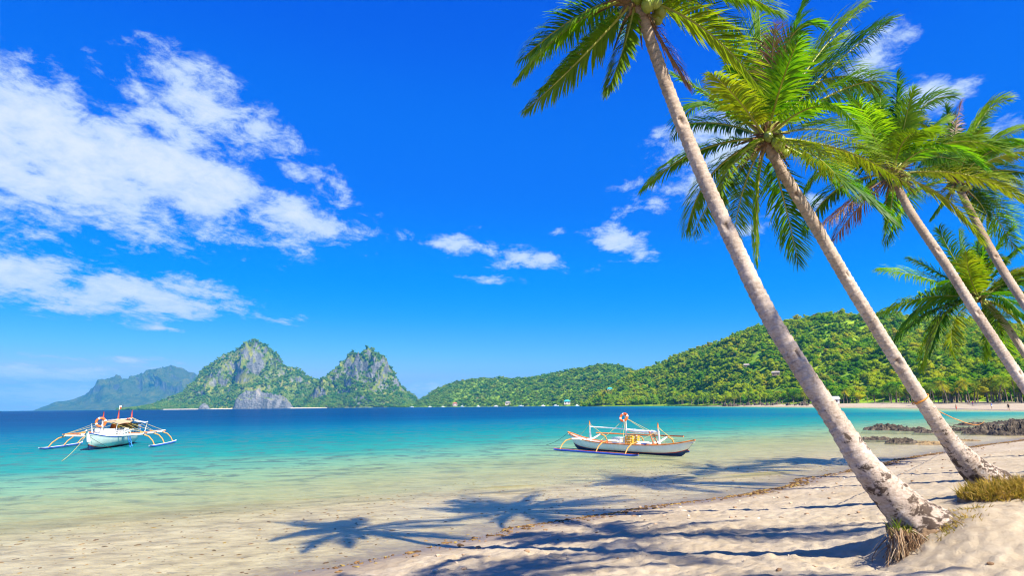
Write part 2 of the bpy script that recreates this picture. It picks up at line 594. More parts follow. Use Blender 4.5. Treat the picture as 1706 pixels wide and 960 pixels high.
# light and dark of short wavelets, painted into the body colour
wav_ = nt.noise(nt.mapping(pos, (.7, 2.8, 1), rot=(0, 0, rad(-10))), 1.0, 7, .74)
body = nt.mix(nt.maprange(wav_, .42, .60, 0, .50), body, nt.mix(1.0, body, (.30, .62, .80), 'MULTIPLY'))
opac = nt.ramp(u, [(0, .04), (.12, .18), (.26, .44), (.38, .70), (.52, .90), (.66, .99), (1, 1.0)])
opac = nt.math('MAXIMUM', opac, nt.math('MULTIPLY', sw, .75))
tint = nt.ramp(u, [(0, (1, 1, 1)), (.35, (.88, .98, .94)), (.6, (.6, .95, .92)), (1, (.3, .8, .9))])
w1 = nt.noise(nt.mapping(pos, (1.0, 2.4, 1), rot=(0, 0, rad(-14))), 1.5, 4, .6, .3)
w2 = nt.noise(nt.mapping(pos, (1.0, 2.2, 1), rot=(0, 0, rad(10))), 6.5, 3, .6)
wh = nt.math('ADD', nt.math('MULTIPLY', w1, 1.0), nt.math('MULTIPLY', w2, .28))
bmp = nt.n('ShaderNodeBump', {'Strength': .9, 'Distance': .07, 'Height': wh})
fres = nt.n('ShaderNodeFresnel', {'IOR': 1.33, 'Normal': bmp})
fr = nt.math('MULTIPLY', fres, .16)
gl = nt.n('ShaderNodeBsdfGlossy', {'Color': (1, 1, 1), 'Roughness': .10, 'Normal': bmp})
tr = nt.n('ShaderNodeBsdfTransparent', {'Color': tint})
df = nt.n('ShaderNodeBsdfDiffuse', {'Color': body})
mx = nt.n('ShaderNodeMixShader', {0: opac, 1: tr, 2: df})
mx2 = nt.n('ShaderNodeMixShader', {0: fr, 1: mx, 2: gl})
nt.n('ShaderNodeOutputMaterial', {'Surface': mx2})

SX, SY = polar(46, .25, 4.0, 10800, 1.0062, 48, 1.04)
ss = shore_dist(SX, SY)
rr = np.hypot(SX, SY)
calm = smooth01(-ss / 8) * np.exp(-(rr / 70) ** 2)
sz = .020 * calm * fbm(SX * .5, SY * 1.1, octaves=3, seed=31) + .006 * smooth01(-ss / 2) * np.exp(-(rr / 40) ** 2) * fbm(SX * 2, SY * 4, octaves=2, seed=33)
# one low swell running along the beach
wl = [G(*a)[:2] for a in [(-200, 905), (0, 877), (300, 850), (600, 829), (950, 808), (1150, 797), (1300, 788)]]
wd = np.full(SX.shape, 1e9)
wside = np.zeros(SX.shape)
for a, b in zip(wl[:-1], wl[1:]):
    ab = np.array(b) - np.array(a)
    t = np.clip(((SX - a[0]) * ab[0] + (SY - a[1]) * ab[1]) / (ab @ ab), 0, 1)
    dist_ = np.hypot(SX - a[0] - t * ab[0], SY - a[1] - t * ab[1])
    wside = np.where(dist_ < wd, np.sign(ab[0] * (SY - a[1]) - ab[1] * (SX - a[0])), wside)     # +1 on the seaward side
    wd = np.minimum(wd, dist_)
wd = wd + .22 * fbm(SX * .7, SY * .7, octaves=2, seed=35)
sz = sz + .085 * np.exp(-(wd / .26) ** 2) * (.6 + .4 * vnoise(SX * .8, SY * .8, seed=36))
me = quadmesh('sea', np.stack([SX, SY, sz], -1), m_sea)
seaward = smooth01(wside * wd / .9 + .15)                  # stirred, greener water outside the swell
fattr(me, 'depth', (water_depth(ss - .3) + 0.02) * (.72 + .55 * seaward) + .10 * np.exp(-(wd / .24) ** 2))
fattr(me, 'swell', np.exp(-(wd / .34) ** 2) * np.clip(.55 + .6 * vnoise(SX * .5, SY * .5, seed=37), 0, 1))
sea = tag(link('sea', me), 'clear turquoise sea turning deep blue towards the horizon', None, None, 'structure')

# ------------------------------------------------------------------ far land
def greens(nt, pos, scale, dark=(.07, .18, .012), midc=(.18, .32, .014), lightc=(.34, .42, .02)):
    n = nt.math('ADD', nt.math('MULTIPLY', nt.noise(pos, scale, 4, .6), .6), nt.math('MULTIPLY', nt.noise(pos, scale * 6, 4, .65), .4))
    return nt.ramp(n, [(.36, dark), (.48, midc), (.62, lightc)])


m_hill, nt = mat('hill_soil')
pos = nt.n('ShaderNodeNewGeometry').outputs['Position']
c = greens(nt, pos, .05)
c = nt.mix(nt.maprange(nt.noise(pos, .03, 4, .6), .60, .68, 0, .8), c, (.22, .13, .055))
principled(nt, c, .95, .1)

m_karst, nt = mat('karst')
geo = nt.n('ShaderNodeNewGeometry')
pos = geo.outputs['Position']
nz = nt.n('ShaderNodeSeparateXYZ', {0: geo.outputs['Normal']}).outputs[2]
veg = greens(nt, pos, .016, (.05, .095, .014), (.13, .19, .020), (.29, .29, .04))
veg = nt.mix(nt.maprange(nt.noise(pos, .006, 4, .6), .5, .62, 0, .6), veg, (.27, .23, .06))
rockn = nt.noise(nt.mapping(pos, (1, 1, .28)), .035, 7, .68)
rock = nt.ramp(rockn, [(.32, (.045, .05, .058)), (.46, (.14, .145, .155)), (.58, (.25, .245, .24)), (.72, (.40, .34, .27))])
sel = nt.math('ADD', nz, nt.math('MULTIPLY', nt.math('SUBTRACT', nt.noise(pos, .022, 6, .65), .5), .95))
f = nt.maprange(sel, .30, .45, 1, 0)
bm_ = nt.n('ShaderNodeBump', {'Strength': .9, 'Distance': 14.0, 'Height': nt.noise(pos, .09, 5, .7)})
principled(nt, nt.mix(f, veg, rock), .95, .1, bm_)
m_cliff = m_karst.copy()
m_cliff.name = 'cliff'
for nd in m_cliff.node_tree.nodes:          # bare rock nearly everywhere
    if nd.type == 'MAP_RANGE' and abs(nd.inputs[1].default_value - .30) < 1e-4:
        nd.inputs[1].default_value, nd.inputs[2].default_value = .74, .86


def silhouette_land(name, sil, depth_foot, depth_ridge, m, tree=0.0, back=1.0, res=1.0, rows=90, prof=((0, 0), (.15, .28), (.6, .86), (1, 1)),
                    rough=.06, karst=0.0, seed=0, wav=30.0):
    """hill whose crest follows a skyline; the slopes have real depth from the foot to the crest and down behind"""
    sx = np.array([a[0] for a in sil], float)
    sy = np.array([a[1] for a in sil], float)
    px = np.arange(sx[0], sx[-1] + res, res)
    py = np.interp(px, sx, sy)
    df_ = np.interp(px, sx, depth_foot) if not np.isscalar(depth_foot) else np.full(len(px), float(depth_foot))
    dr_ = np.interp(px, sx, depth_ridge) if not np.isscalar(depth_ridge) else np.full(len(px), float(depth_ridge))
    v = _F[None] + _R[None] * ((px - 853) / FPX)[:, None] + _U[None] * ((480 - py) / FPX)[:, None]
    dirs = v[:, :2]                                   # ground track per unit of depth
    H = np.maximum(CAM[2] + v[:, 2] * dr_ - tree, 0.0)
    T = np.concatenate([np.linspace(0, 1, rows), 1 + back * np.linspace(0, 1, rows // 3)[1:]])
    t2 = np.broadcast_to(T[None], (len(px), len(T)))
    D = df_[:, None] + (dr_ - df_)[:, None] * t2
    X = dirs[:, 0:1] * D
    Y = dirs[:, 1:2] * D
    pt = np.array([a for a, _ in prof]); pv = np.array([b for _, b in prof])
    n1 = fbm(X / wav, Y / wav, octaves=5, seed=seed)
    warp = t2 + karst * .16 * n1 * np.clip(4 * t2 * (1.12 - t2), 0, 1)
    front = np.interp(np.clip(warp, 0, 1), pt, pv)
    backp = 1 - smooth01((t2 - 1) / back)
    shape = np.where(t2 <= 1, front, backp)
    Z = H[:, None] * shape
    if karst:
        r = fbm(X / (wav * .7), Y / (wav * .7), Z / (wav * .9), octaves=5, seed=seed + 9, ridged=True)
        Z = Z * (1 + rough * karst * (r - .35) * np.clip(4 * t2 * (1.02 - t2), 0, 1))
        q = fbm(X / (wav * .16), Y / (wav * .16), octaves=3, seed=seed + 3)
        Z = Z + H[:, None] * .022 * q * smooth01(t2 * 8)
        # gullies and buttresses
        X = X + wav * .22 * karst * fbm(X / wav, Z / wav, Y / wav, octaves=4, seed=seed + 5) * smooth01(t2 * 6) * smooth01((1.9 - t2))
        Y = Y + wav * .30 * karst * fbm(X / wav, Z / wav * .4, octaves=4, seed=seed + 6) * smooth01(t2 * 6)
    else:
        Z = Z * (1 + rough * n1 * np.clip(4 * t2 * (1.05 - t2), 0, 1)) 
    Z = np.where(t2 <= 0, -3.0, Z)
    Z = np.where(t2 >= 1 + back - 1e-6, -3.0, Z)
    V = np.stack([X, Y, Z], -1)
    V = np.concatenate([V[:1] * [1, 1, 0] + [0, 0, -3], V, V[-1:] * [1, 1, 0] + [0, 0, -3]])
    me = quadmesh(name, V, m)
    o = link(name, me)
    return o, V[1:-1]


FAR = [(70, 686), (79, 682), (97, 672), (127, 665), (157, 650), (199, 638), (225, 639), (247, 631), (274, 622), (296, 613), (307, 615), (319, 627),
       (341, 620), (352, 622), (375, 640), (420, 660), (470, 683)]
m_far = m_karst.copy()
m_far.name = 'far_karst'
for nd in m_far.node_tree.nodes:             # haze put into the colour: tones darkened so blue air dominates
    if nd.type == 'VALTORGB':
        for e_ in nd.color_ramp.elements:
            e_.color = [c_ * .42 for c_ in e_.color[:3]] + [1]
    if nd.type == 'MIX' and not nd.inputs[7].is_linked:
        nd.inputs[7].default_value = (.07, .085, .03, 1)
far_island, _ = silhouette_land('island', FAR, 5600, 6500, m_far, rough=.6, karst=1.3, seed=51, wav=420, rows=70, res=.8)
tag(far_island, 'farthest low blue hazy island ridge on the left horizon', None, None, 'structure')
MAIN = [(205, 684), (225, 681), (255, 676), (285, 666), (315, 650), (331, 637), (339, 626), (347, 615), (360, 604), (371, 596), (385, 592), (397, 586), (404, 580), (411, 576), (424, 573),
        (439, 581), (457, 591), (467, 602), (476, 609), (499, 616), (517, 629), (529, 634), (545, 635), (575, 648), (620, 672), (640, 682)]
main_island, main_v = silhouette_land('island', MAIN, 2650, 3050, m_karst, rough=.6, karst=1.25, seed=77, wav=170, rows=110, res=.7,
                                 prof=((0, 0), (.06, .07), (.30, .26), (.55, .52), (.68, .70), (.82, .90), (1, 1)))
tag(main_island, 'tall pointed karst island with grey cliffs and green slopes', None, None, 'structure')
SECOND = [(505, 682), (520, 664), (532, 644), (544, 630), (559, 620), (567, 611), (574, 602), (582, 595), (589, 591), (604, 591), (622, 596), (637, 600), (645, 607), (652, 615), (660, 624), (667, 635),
          (672, 645), (678, 656), (688, 665), (702, 671), (722, 676), (740, 680)]
sec_island, sec_v = silhouette_land('island', SECOND, 2450, 2700, m_karst, rough=.6, karst=1.25, seed=93, wav=130, rows=110, res=.6,
                                prof=((0, 0), (.08, .10), (.30, .30), (.48, .58), (.62, .80), (.8, .93), (1, 1)))
tag(sec_island, 'rounded karst island with pale rock face beside the pointed one', None, None, 'structure')
BLUFF = [(388, 683), (392, 672), (400, 660), (412, 654), (430, 652), (446, 656), (462, 660), (474, 662), (482, 672), (487, 683)]
bluff, _ = silhouette_land('headland', BLUFF, 2540, 2600, m_cliff, rough=.5, karst=1.0, seed=101, wav=50, rows=50, res=.6, prof=((0, 0), (.10, .60), (.35, .9), (1, 1)))
tag(bluff, 'grey limestone bluff at the waterline below the pointed island', None, None, 'structure')
KNOB = [(330, 683), (334, 676), (340, 672), (346, 674), (350, 683)]
knob, _ = silhouette_land('headland', KNOB, 2540, 2570, m_cliff, rough=.5, karst=1.0, seed=105, wav=30, rows=30, res=.5, prof=((0, 0), (.25, .55), (.5, .85), (1, 1)))
tag(knob, 'small grey rock knob left of the limestone bluff', None, None, 'structure')
m_white_sand = simple('white_sand', (.60, .50, .36), .9, .1, .08, .05)
for (xa, xb, dpt, lab) in [(272, 332, 2560, 'thin white beach left of the small rock knob'), (349, 392, 2555, 'thin white beach between rock knob and limestone bluff'),
                      (484, 545, 2400, 'thin white beach between the two karst islands')]:
    a, b = ray(xa, 681)[:2] * dpt, ray(xb, 681)[:2] * dpt
    V = []
    for t in np.linspace(0, 1, 24):
        q = a + (b - a) * t
        n_ = q / np.linalg.norm(q)
        wv = 6 * math.sin(t * 9) + 4 * math.sin(t * 23)
        row = [(*(q + n_ * (wv - 12)), -1.0), (*(q + n_ * wv), .5), (*(q + n_ * (wv + 40)), 2.6), (*(q + n_ * 160), 3.2)]
        V.append(row)
    tag(link('far_beach', quadmesh('far_beach', np.array(V), m_white_sand)), lab, None, None, 'structure')

MIDH = [(660, 681), (680, 676), (691, 673), (704, 664), (717, 655), (732, 646), (747, 639), (774, 632), (800, 630), (830, 629), (860, 630), (890, 628), (915, 623), (942, 616), (970, 612), (995, 608), (1017, 607),
        (1035, 611), (1051, 616), (1090, 622), (1150, 625), (1220, 628)]
mid_foot = np.interp([a[0] for a in MIDH], [660, 700, 850, 1000, 1100, 1220], [2030, 2000, 1560, 1220, 960, 820])
mid_hill, mid_v = silhouette_land('hill', MIDH, mid_foot, mid_foot + 420, m_hill, tree=4.0, rough=.12, seed=121, wav=160, rows=60, res=1.5,
                             prof=((0, .0), (.05, .01), (.3, .30), (.6, .62), (.85, .9), (1, 1)))
tag(mid_hill, 'long low wooded hill beyond the bay, green slope to the water', None, None, 'structure')
RIGHT = [(972, 676), (984, 671), (995, 657), (1020, 642), (1051, 624), (1092, 607), (1125, 592), (1156, 581), (1190, 570), (1216, 563), (1240, 553), (1265, 544), (1298, 536), (1341, 529), (1368, 525),
         (1414, 525), (1455, 529), (1500, 529), (1544, 531), (1600, 533), (1706, 545), (1800, 560), (1900, 590), (2050, 640)]
rx_ = [a[0] for a in RIGHT]
right_foot = np.interp(rx_, [972, 1100, 1215, 1344, 1400, 1544, 1706, 1800, 2050], [905, 760, 545, 405, 372, 285, 205, 185, 170])
right_ridge = right_foot + np.interp(rx_, [972, 1100, 1300, 1500, 1706, 2050], [120, 260, 380, 400, 380, 300])
right_hill, right_v = silhouette_land('hill', RIGHT, right_foot, right_ridge, m_hill, tree=2.5, rough=.14, seed=131, wav=90, rows=80, res=2.0,
                             prof=((0, .01), (.10, .03), (.25, .18), (.5, .50), (.8, .86), (1, 1)))
tag(right_hill, 'big steep jungle hill rising behind the far beach', None, None, 'structure')

# ---- foliage used on the hills
def foliage(name, hue_shift=0.0, dark=1.0):
    m, nt = mat(name)
    pos = nt.n('ShaderNodeNewGeometry').outputs['Position']
    rnd = nt.n('ShaderNodeObjectInfo').outputs['Random']
    base = nt.ramp(rnd, [(0, (.075, .24, .006)), (.25, (.15, .35, .008)), (.6, (.25, .42, .008)), (.85, (.37, .46, .010)), (.95, (.50, .47, .014)), (1, (.40, .31, .05))])
    area = nt.noise(pos, .026, 5, .65)
    base = nt.mix(nt.maprange(area, .46, .62, 0, .7), base, (.46, .50, .010))
    base = nt.mix(nt.maprange(area, .50, .36, 0, .6), base, (.075, .22, .008))
    n = nt.noise(pos, 1.1, 3, .6)
    base = nt.mix(nt.maprange(n, .35, .65, 0, .25), base, (.04, .10, .008))
    if dark != 1.0:
        base = nt.mix(1.0, base, (dark * .8, dark, dark * 1.15), 'MULTIPLY')
    d = nt.n('ShaderNodeBsdfDiffuse', {'Color': base})
    t = nt.n('ShaderNodeBsdfTranslucent', {'Color': nt.mix(1.0, base, (1.25, 1.2, .6), 'MULTIPLY')})
    mx = nt.n('ShaderNodeMixShader', {0: .42, 1: d, 2: t})
    nt.n('ShaderNodeOutputMaterial', {'Surface': mx})
    return m


m_fol = foliage('hill_foliage')
m_fol_far = foliage('far_foliage', dark=.72)
m_bark_far = simple('far_bark', (.20, .155, .115), .9, .1, .25, .8)


def leaf_cloud(mb, centers, radii, n, size, r, mi=0):
    """leaf-sized quads through a set of lobes, denser near their surface"""
    tot = sum(q ** 2 for q in radii)
    for c, q in zip(centers, radii):
        k = max(4, int(n * q * q / tot))
        d = r.normal(size=(k, 3))
        d /= np.linalg.norm(d, axis=1)[:, None]
        d[:, 2] = np.where(d[:, 2] < -.35, -d[:, 2], d[:, 2])
        p = np.array(c) + d * q * (r.uniform(.84, 1.10, (k, 1))) * [1, 1, .82]
        nrm = d + r.normal(scale=.30, size=(k, 3)) + [0, 0, .25]
        nrm /= np.linalg.norm(nrm, axis=1)[:, None]
        ref = r.normal(size=(k, 3))
        A = np.cross(nrm, ref); A /= np.linalg.norm(A, axis=1)[:, None]
        B = np.cross(nrm, A)
        s = size * r.uniform(.6, 1.35, (k, 1))
        vs = np.stack([p - A * s, p - B * s * .6 + nrm * s * .1, p + A * s, p + B * s * .6 + nrm * s * .1], 1)
        idx = np.arange(k * 4).reshape(k, 4)
        mb.add(vs.reshape(-1, 3), idx.tolist(), mi)


_ic = bmesh.new()
bmesh.ops.create_icosphere(_ic, subdivisions=2, radius=1.0)
IC_V = np.array([v.co[:] for v in _ic.verts]); IC_F = [tuple(v.index for v in f.verts) for f in _ic.faces]
_ic.free()


def tree_mesh(name, seed, far=False, lobes=9, n=620):
    """unit tree: crown about 1 across and 1 tall made of lobes and leaf sprays, trunk below"""
    r = np.random.default_rng(seed)
    cs, rs = [(0, 0, .55)], [.30]
    for i in range(lobes):
        a = r.uniform(0, 6.28)
        rr_ = r.uniform(.15, .46)
        cs.append((rr_ * math.cos(a), rr_ * math.sin(a), r.uniform(.22, .86)))
        rs.append(r.uniform(.09, .25))
    mb = MB()
    for k, (c, q) in enumerate(zip(cs, rs)):
        b = 1 + .30 * fbm(IC_V[:, 0] * 2.5 + seed, IC_V[:, 1] * 2.5 + k, IC_V[:, 2] * 2.5, octaves=2, seed=seed + k)
        mb.add(IC_V * (q * .74 * b)[:, None] * [1, 1, .85] + np.array(c), IC_F, 0)
    leaf_cloud(mb, cs, rs, n, .042 if not far else .06, r, 0)
    mb.tube([(0, 0, -.25), (.02, .01, .15), (0, .02, .5)], [.035, .028, .012], 5, 1)
    for i in range(3):
        c = cs[1 + i]
        mb.tube([(.015, .01, .2), tuple(np.array(c) * .6 + [0, 0, .1]), c], [.018, .012, .005], 4, 1)
    return mb.mesh(name, [m_fol_far if far else m_fol, m_bark_far], smooth=False)


TREES = [tree_mesh('forest_tree', 300 + i) for i in range(6)]
TREES_FAR = [tree_mesh('far_forest_tree', 330 + i, True, 4, 70) for i in range(4)]


def flat(me, k):
    """spreading version of a tree for the closed canopy"""
    m2 = me.copy()
    co = np.empty(len(m2.vertices) * 3, np.float32)
    m2.vertices.foreach_get('co', co)
    co[2::3] = co[2::3] * k
    m2.vertices.foreach_set('co', co)
    m2.update()
    return m2


TREES_HILL = [flat(m_, .62 + .07 * i_) for i_, m_ in enumerate(TREES)]
TREES_MID = [flat(m_, .62 + .08 * i_) for i_, m_ in enumerate(TREES_FAR)]


def forest(name, pts, sizes, meshes, label, seed):
    """one wood that reads as a mass: instances of a few trees on points"""
    me = bpy.data.meshes.new(name)
    me.vertices.add(len(pts))
    me.vertices.foreach_set('co', np.asarray(pts, np.float32).ravel())
    fattr(me, 'size', sizes)
    r = np.random.default_rng(seed)
    a = me.attributes.new('kindno', 'INT', 'POINT')
    a.data.foreach_set('value', r.integers(0, len(meshes), len(pts)).astype(np.int32))
    fattr(me, 'turn', r.uniform(0, 6.28, len(pts)))
    o = link(name, me)
    tag(o, label, 'forest', None, 'stuff')
    src = bpy.data.collections.new(name + '_kinds')
    for k, mm in enumerate(meshes):
        so = bpy.data.objects.new(f'tree_kind_{k}', mm)
        src.objects.link(so)
    ng = bpy.data.node_groups.new(name, 'GeometryNodeTree')
    ng.interface.new_socket('Geometry', in_out='INPUT', socket_type='NodeSocketGeometry')
    ng.interface.new_socket('Geometry', in_out='OUTPUT', socket_type='NodeSocketGeometry')
    N, L = ng.nodes, ng.links
    gi, go = N.new('NodeGroupInput'), N.new('NodeGroupOutput')
    ip = N.new('GeometryNodeInstanceOnPoints')
    ci = N.new('GeometryNodeCollectionInfo')
    ci.inputs['Collection'].default_value = src
    ci.inputs['Separate Children'].default_value = True
    ci.inputs['Reset Children'].default_value = True
    ip.inputs['Pick Instance'].default_value = True

    def attr(nm, typ):
        q = N.new('GeometryNodeInputNamedAttribute')
        q.data_type = typ
        q.inputs['Name'].default_value = nm
        return q.outputs['Attribute']
    cx = N.new('ShaderNodeCombineXYZ')
    L.new(attr('turn', 'FLOAT'), cx.inputs[2])
    L.new(gi.outputs[0], ip.inputs['Points'])
    L.new(ci.outputs[0], ip.inputs['Instance'])
    L.new(attr('kindno', 'INT'), ip.inputs['Instance Index'])
    L.new(cx.outputs[0], ip.inputs['Rotation'])
    L.new(attr('size', 'FLOAT'), ip.inputs['Scale'])
    L.new(ip.outputs[0], go.inputs[0])
    md = o.modifiers.new('trees', 'NODES')
    md.node_group = ng
    return o


def sample_land(V, n, tmin, tmax, rows, r):
    a = V.shape[0]
    i = r.uniform(0, a - 1.001, n)
    j = r.uniform(tmin * (rows - 1), tmax * (rows - 1), n)
    i0, j0 = i.astype(int), j.astype(int)
    fi, fj = (i - i0)[:, None], (j - j0)[:, None]
    return (V[i0, j0] * (1 - fi) * (1 - fj) + V[i0 + 1, j0] * fi * (1 - fj) + V[i0, j0 + 1] * (1 - fi) * fj + V[i0 + 1, j0 + 1] * fi * fj)


r = np.random.default_rng(9)
pts = sample_land(right_v, 10500, .10, 1.12, 80, r)
sizes = np.clip(np.exp(r.normal(1.42, .38, len(pts))), 2.0, 10) * (.8 + .4 * smooth01((np.hypot(pts[:, 0], pts[:, 1]) - 250) / 500))
pts[:, 2] -= .12 * sizes
forest('forest', pts, sizes, TREES_HILL, 'dense bright green jungle covering the big right hill', 1)
pts = sample_land(mid_v, 6500, .03, 1.08, 60, r)
sizes = np.clip(np.exp(r.normal(2.1, .34, len(pts))), 4, 17)
pts[:, 2] -= .15 * sizes
forest('forest', pts, sizes, TREES_MID, 'darker green woods covering the long low middle hill', 2)
for (V, rows, n, s0, s1, lab, sd, d0) in ((main_v, 110, 9000, 8, 19, 'patchy green scrub on the pointed karst island', 3, 1), (sec_v, 110, 5200, 7, 16, 'patchy green scrub on the rounded karst island', 4, 1)):
    pts = sample_land(V, n, .01, 1.03, rows, r)
    # scrub grows where the slope is gentle
    e1 = sample_land(V, 1, .1, .2, rows, r)
    gy, gx = np.gradient(V[:, :, 2]), None
    du = np.gradient(V, axis=0); dv = np.gradient(V, axis=1)
    nr = np.cross(du, dv); nr /= np.linalg.norm(nr, axis=2)[..., None] + 1e-9
    steep = np.abs(nr[..., 2])
    cen = V.reshape(-1, 3)
    r2 = np.random.default_rng(sd)
    ii = r2.integers(2, V.shape[0] - 2, n * 2); jj = r2.integers(1, int(rows * 1.03), n * 2)
    keep = steep[ii, jj] + r2.normal(scale=.10, size=len(ii)) + .25 * vnoise(V[ii, jj, 0] / 90, V[ii, jj, 1] / 90, V[ii, jj, 2] / 60, seed=sd) > .46
    pts = V[ii, jj][keep][:n] + r2.normal(scale=3, size=(min(n, keep.sum()), 3)) * [1, 1, .3]
    sizes = r2.uniform(s0, s1, len(pts))
    pts[:, 2] -= .35 * sizes
    forest('scrub', pts, sizes, TREES_FAR, lab, sd)

# front row of the jungle: single trees one can pick out
GT = 'broadleaf trees along the far shore'
r = np.random.default_rng(21)
k = 0
for i in range(150):
    px_ = r.uniform(985, 1760)
    foot = np.interp(px_, rx_, right_foot)
    d_ = foot + r.uniform(6, 46)
    v = ray(px_, 660)
    s_ = r.uniform(5.0, 9.5)
    x_, y_ = v[0] * d_, v[1] * d_
    o = link('broadleaf_tree', TREES[i % 6])
    o.location = (x_, y_, 2.2 + .02 * (d_ - foot) + .10 * s_)
    o.scale = (s_ * 1.15, s_ * 1.15, s_ * r.uniform(.8, 1.05))
    o.rotation_euler = (0, 0, r.uniform(0, 6.28))
    tag(o, 'rounded broadleaf tree at the foot of the jungle hill by the far shore', 'tree', GT)

# far coconut palms
m_fpalm, nt = mat('far_palm_leaf')
rnd = nt.n('ShaderNodeObjectInfo').outputs['Random']
base = nt.ramp(rnd, [(0, (.08, .18, .012)), (.5, (.22, .29, .015)), (1, (.36, .33, .02))])
d = nt.n('ShaderNodeBsdfDiffuse', {'Color': base})
t = nt.n('ShaderNodeBsdfTranslucent', {'Color': base})
nt.n('ShaderNodeOutputMaterial', {'Surface': nt.n('ShaderNodeMixShader', {0: .4, 1: d, 2: t})})


def far_palm_parts(seed):
    r = np.random.default_rng(seed)
    lean = r.uniform(-1.6, 1.6, 2)
    top = np.array([lean[0], lean[1], 6.5])
    tp = [np.array([lean[0] * t * t, lean[1] * t * t, 6.5 * t]) for t in np.linspace(0, 1, 7)]
    tr = MB().tube(tp, np.linspace(.18, .11, 7), 6).mesh('trunk', m_bark_far)
    cr = MB()
    nfr = 24
    for i in range(nfr):
        a = i * 2.4 + r.uniform(-.2, .2)
        el_ = r.uniform(-.5, 1.2)
        L_ = r.uniform(2.4, 3.2)
        d_ = np.array([math.cos(a) * math.cos(el_), math.sin(a) * math.cos(el_), math.sin(el_)])
        side = np.array([-math.sin(a), math.cos(a), 0])
        ts = np.linspace(0, 1, 7)
        cpts = [top + d_ * L_ * t + np.array([0, 0, -1.5 * t * t]) for t in ts]
        wd_ = [.08, .50, .75, .75, .6, .4, .06]
        for q in range(6):
            for sgn in (-1, 1):
                for h_ in (0, .5):
                    p0 = cpts[q] * (1 - h_) + cpts[q + 1] * h_
                    p1 = cpts[q] * (.62 - h_) + cpts[q + 1] * (.38 + h_)
                    wv = wd_[q] * (1 - h_) + wd_[q + 1] * h_
                    tip = p1 + side * sgn * wv + d_ * .25 - np.array([0, 0, .28 * wv + .08])
                    cr.add([p0, p1, tip], [(0, 1, 2)])
    return tr, cr.mesh('crown', m_fpalm, smooth=False)


FP = [far_palm_parts(400 + i) for i in range(5)]
GP = 'coconut palms behind the far beach'
for i in range(105):
    px_ = r.uniform(1130, 1740) if i < 85 else r.uniform(1000, 1300)
    foot = np.interp(px_, rx_, right_foot)
    d_ = foot + r.uniform(-14, 30)
    v = ray(px_, 660)
    s_ = r.uniform(.75, 1.2)
    e = empty('far_coconut_palm', (v[0] * d_, v[1] * d_, 1.7), r.uniform(0, 6.28))
    e.scale = (s_, s_, s_)
    tr_, cr_ = FP[i % 5]
    link('trunk', tr_, e)
    link('crown', cr_, e)
    tag(e, 'small far-off coconut palm among the trees behind the far beach', 'palm tree', GP)

# ------------------------------------------------------------------ near coconut palms
m_trunk, nt = mat('palm_bark')
geo = nt.n('ShaderNodeNewGeometry')
pos = geo.outputs['Position']
al = nt.n('ShaderNodeAttribute', attribute_name='along').outputs['Fac']       # metres up the stem
ring = nt.n('ShaderNodeAttribute', attribute_name='ring').outputs['Fac']
n1 = nt.noise(nt.mapping(pos, (1, 1, .5)), 3.0, 6, .65)
n2 = nt.noise(nt.mapping(pos, (1, 1, 2.2)), 22.0, 5, .7)
c = nt.ramp(nt.math('ADD', nt.math('MULTIPLY', n1, .55), nt.math('MULTIPLY', n2, .45)),
            [(.34, (.19, .135, .095)), (.46, (.38, .30, .24)), (.58, (.52, .43, .36)), (.70, (.62, .54, .47))])
brown = nt.mix(nt.maprange(al, 4.0, 9.5, 0, .75), c, nt.mix(n2, (.15, .09, .05), (.30, .195, .115)))
c = nt.mix(nt.maprange(ring, .30, .95, 0, .85), brown, (.13, .09, .065))
lich = nt.noise(nt.mapping(pos, (1, 1, 1.3)), 6.5, 8, .76, .4)
foot = nt.maprange(al, .5, 2.7, .135, -.08)
c = nt.mix(nt.maprange(nt.math('ADD', lich, foot), .60, .65, 0, .9), c, (.045, .028, .020))
white = nt.noise(pos, 7.5, 6, .75)
c = nt.mix(nt.math('MULTIPLY', nt.maprange(white, .60, .68, 0, .75), nt.maprange(al, 4.5, 1.0, 0, 1)), c, (.54, .49, .45))
vert = nt.noise(nt.mapping(pos, (9, 9, 1.2)), 4.0, 4, .7)
hh = nt.math('ADD', nt.math('MULTIPLY', n2, .5), nt.math('MULTIPLY', vert, .5))
bmp = nt.n('ShaderNodeBump', {'Strength': .7, 'Distance': .012, 'Height': hh})
principled(nt, c, .88, .15, bmp)


def leaf_mat(name, ramp_stops, trans, transcol):
    m, nt = mat(name)
    geo = nt.n('ShaderNodeNewGeometry')
    rnd = nt.n('ShaderNodeObjectInfo').outputs['Random']
    isl = geo.outputs['Random Per Island']
    n = nt.noise(geo.outputs['Position'], 1.6, 3, .6)
    f = nt.math('ADD', nt.math('MULTIPLY', rnd, .45), nt.math('ADD', nt.math('MULTIPLY', isl, .25), nt.math('MULTIPLY', n, .35)))
    base = nt.ramp(f, ramp_stops)
    d = nt.n('ShaderNodeBsdfPrincipled', {'Base Color': base, 'Roughness': .48, 'Specular IOR Level': .28})
    t = nt.n('ShaderNodeBsdfTranslucent', {'Color': nt.mix(1.0, base, transcol, 'MULTIPLY')})
    nt.n('ShaderNodeOutputMaterial', {'Surface': nt.n('ShaderNodeMixShader', {0: trans, 1: d, 2: t})})
    return m


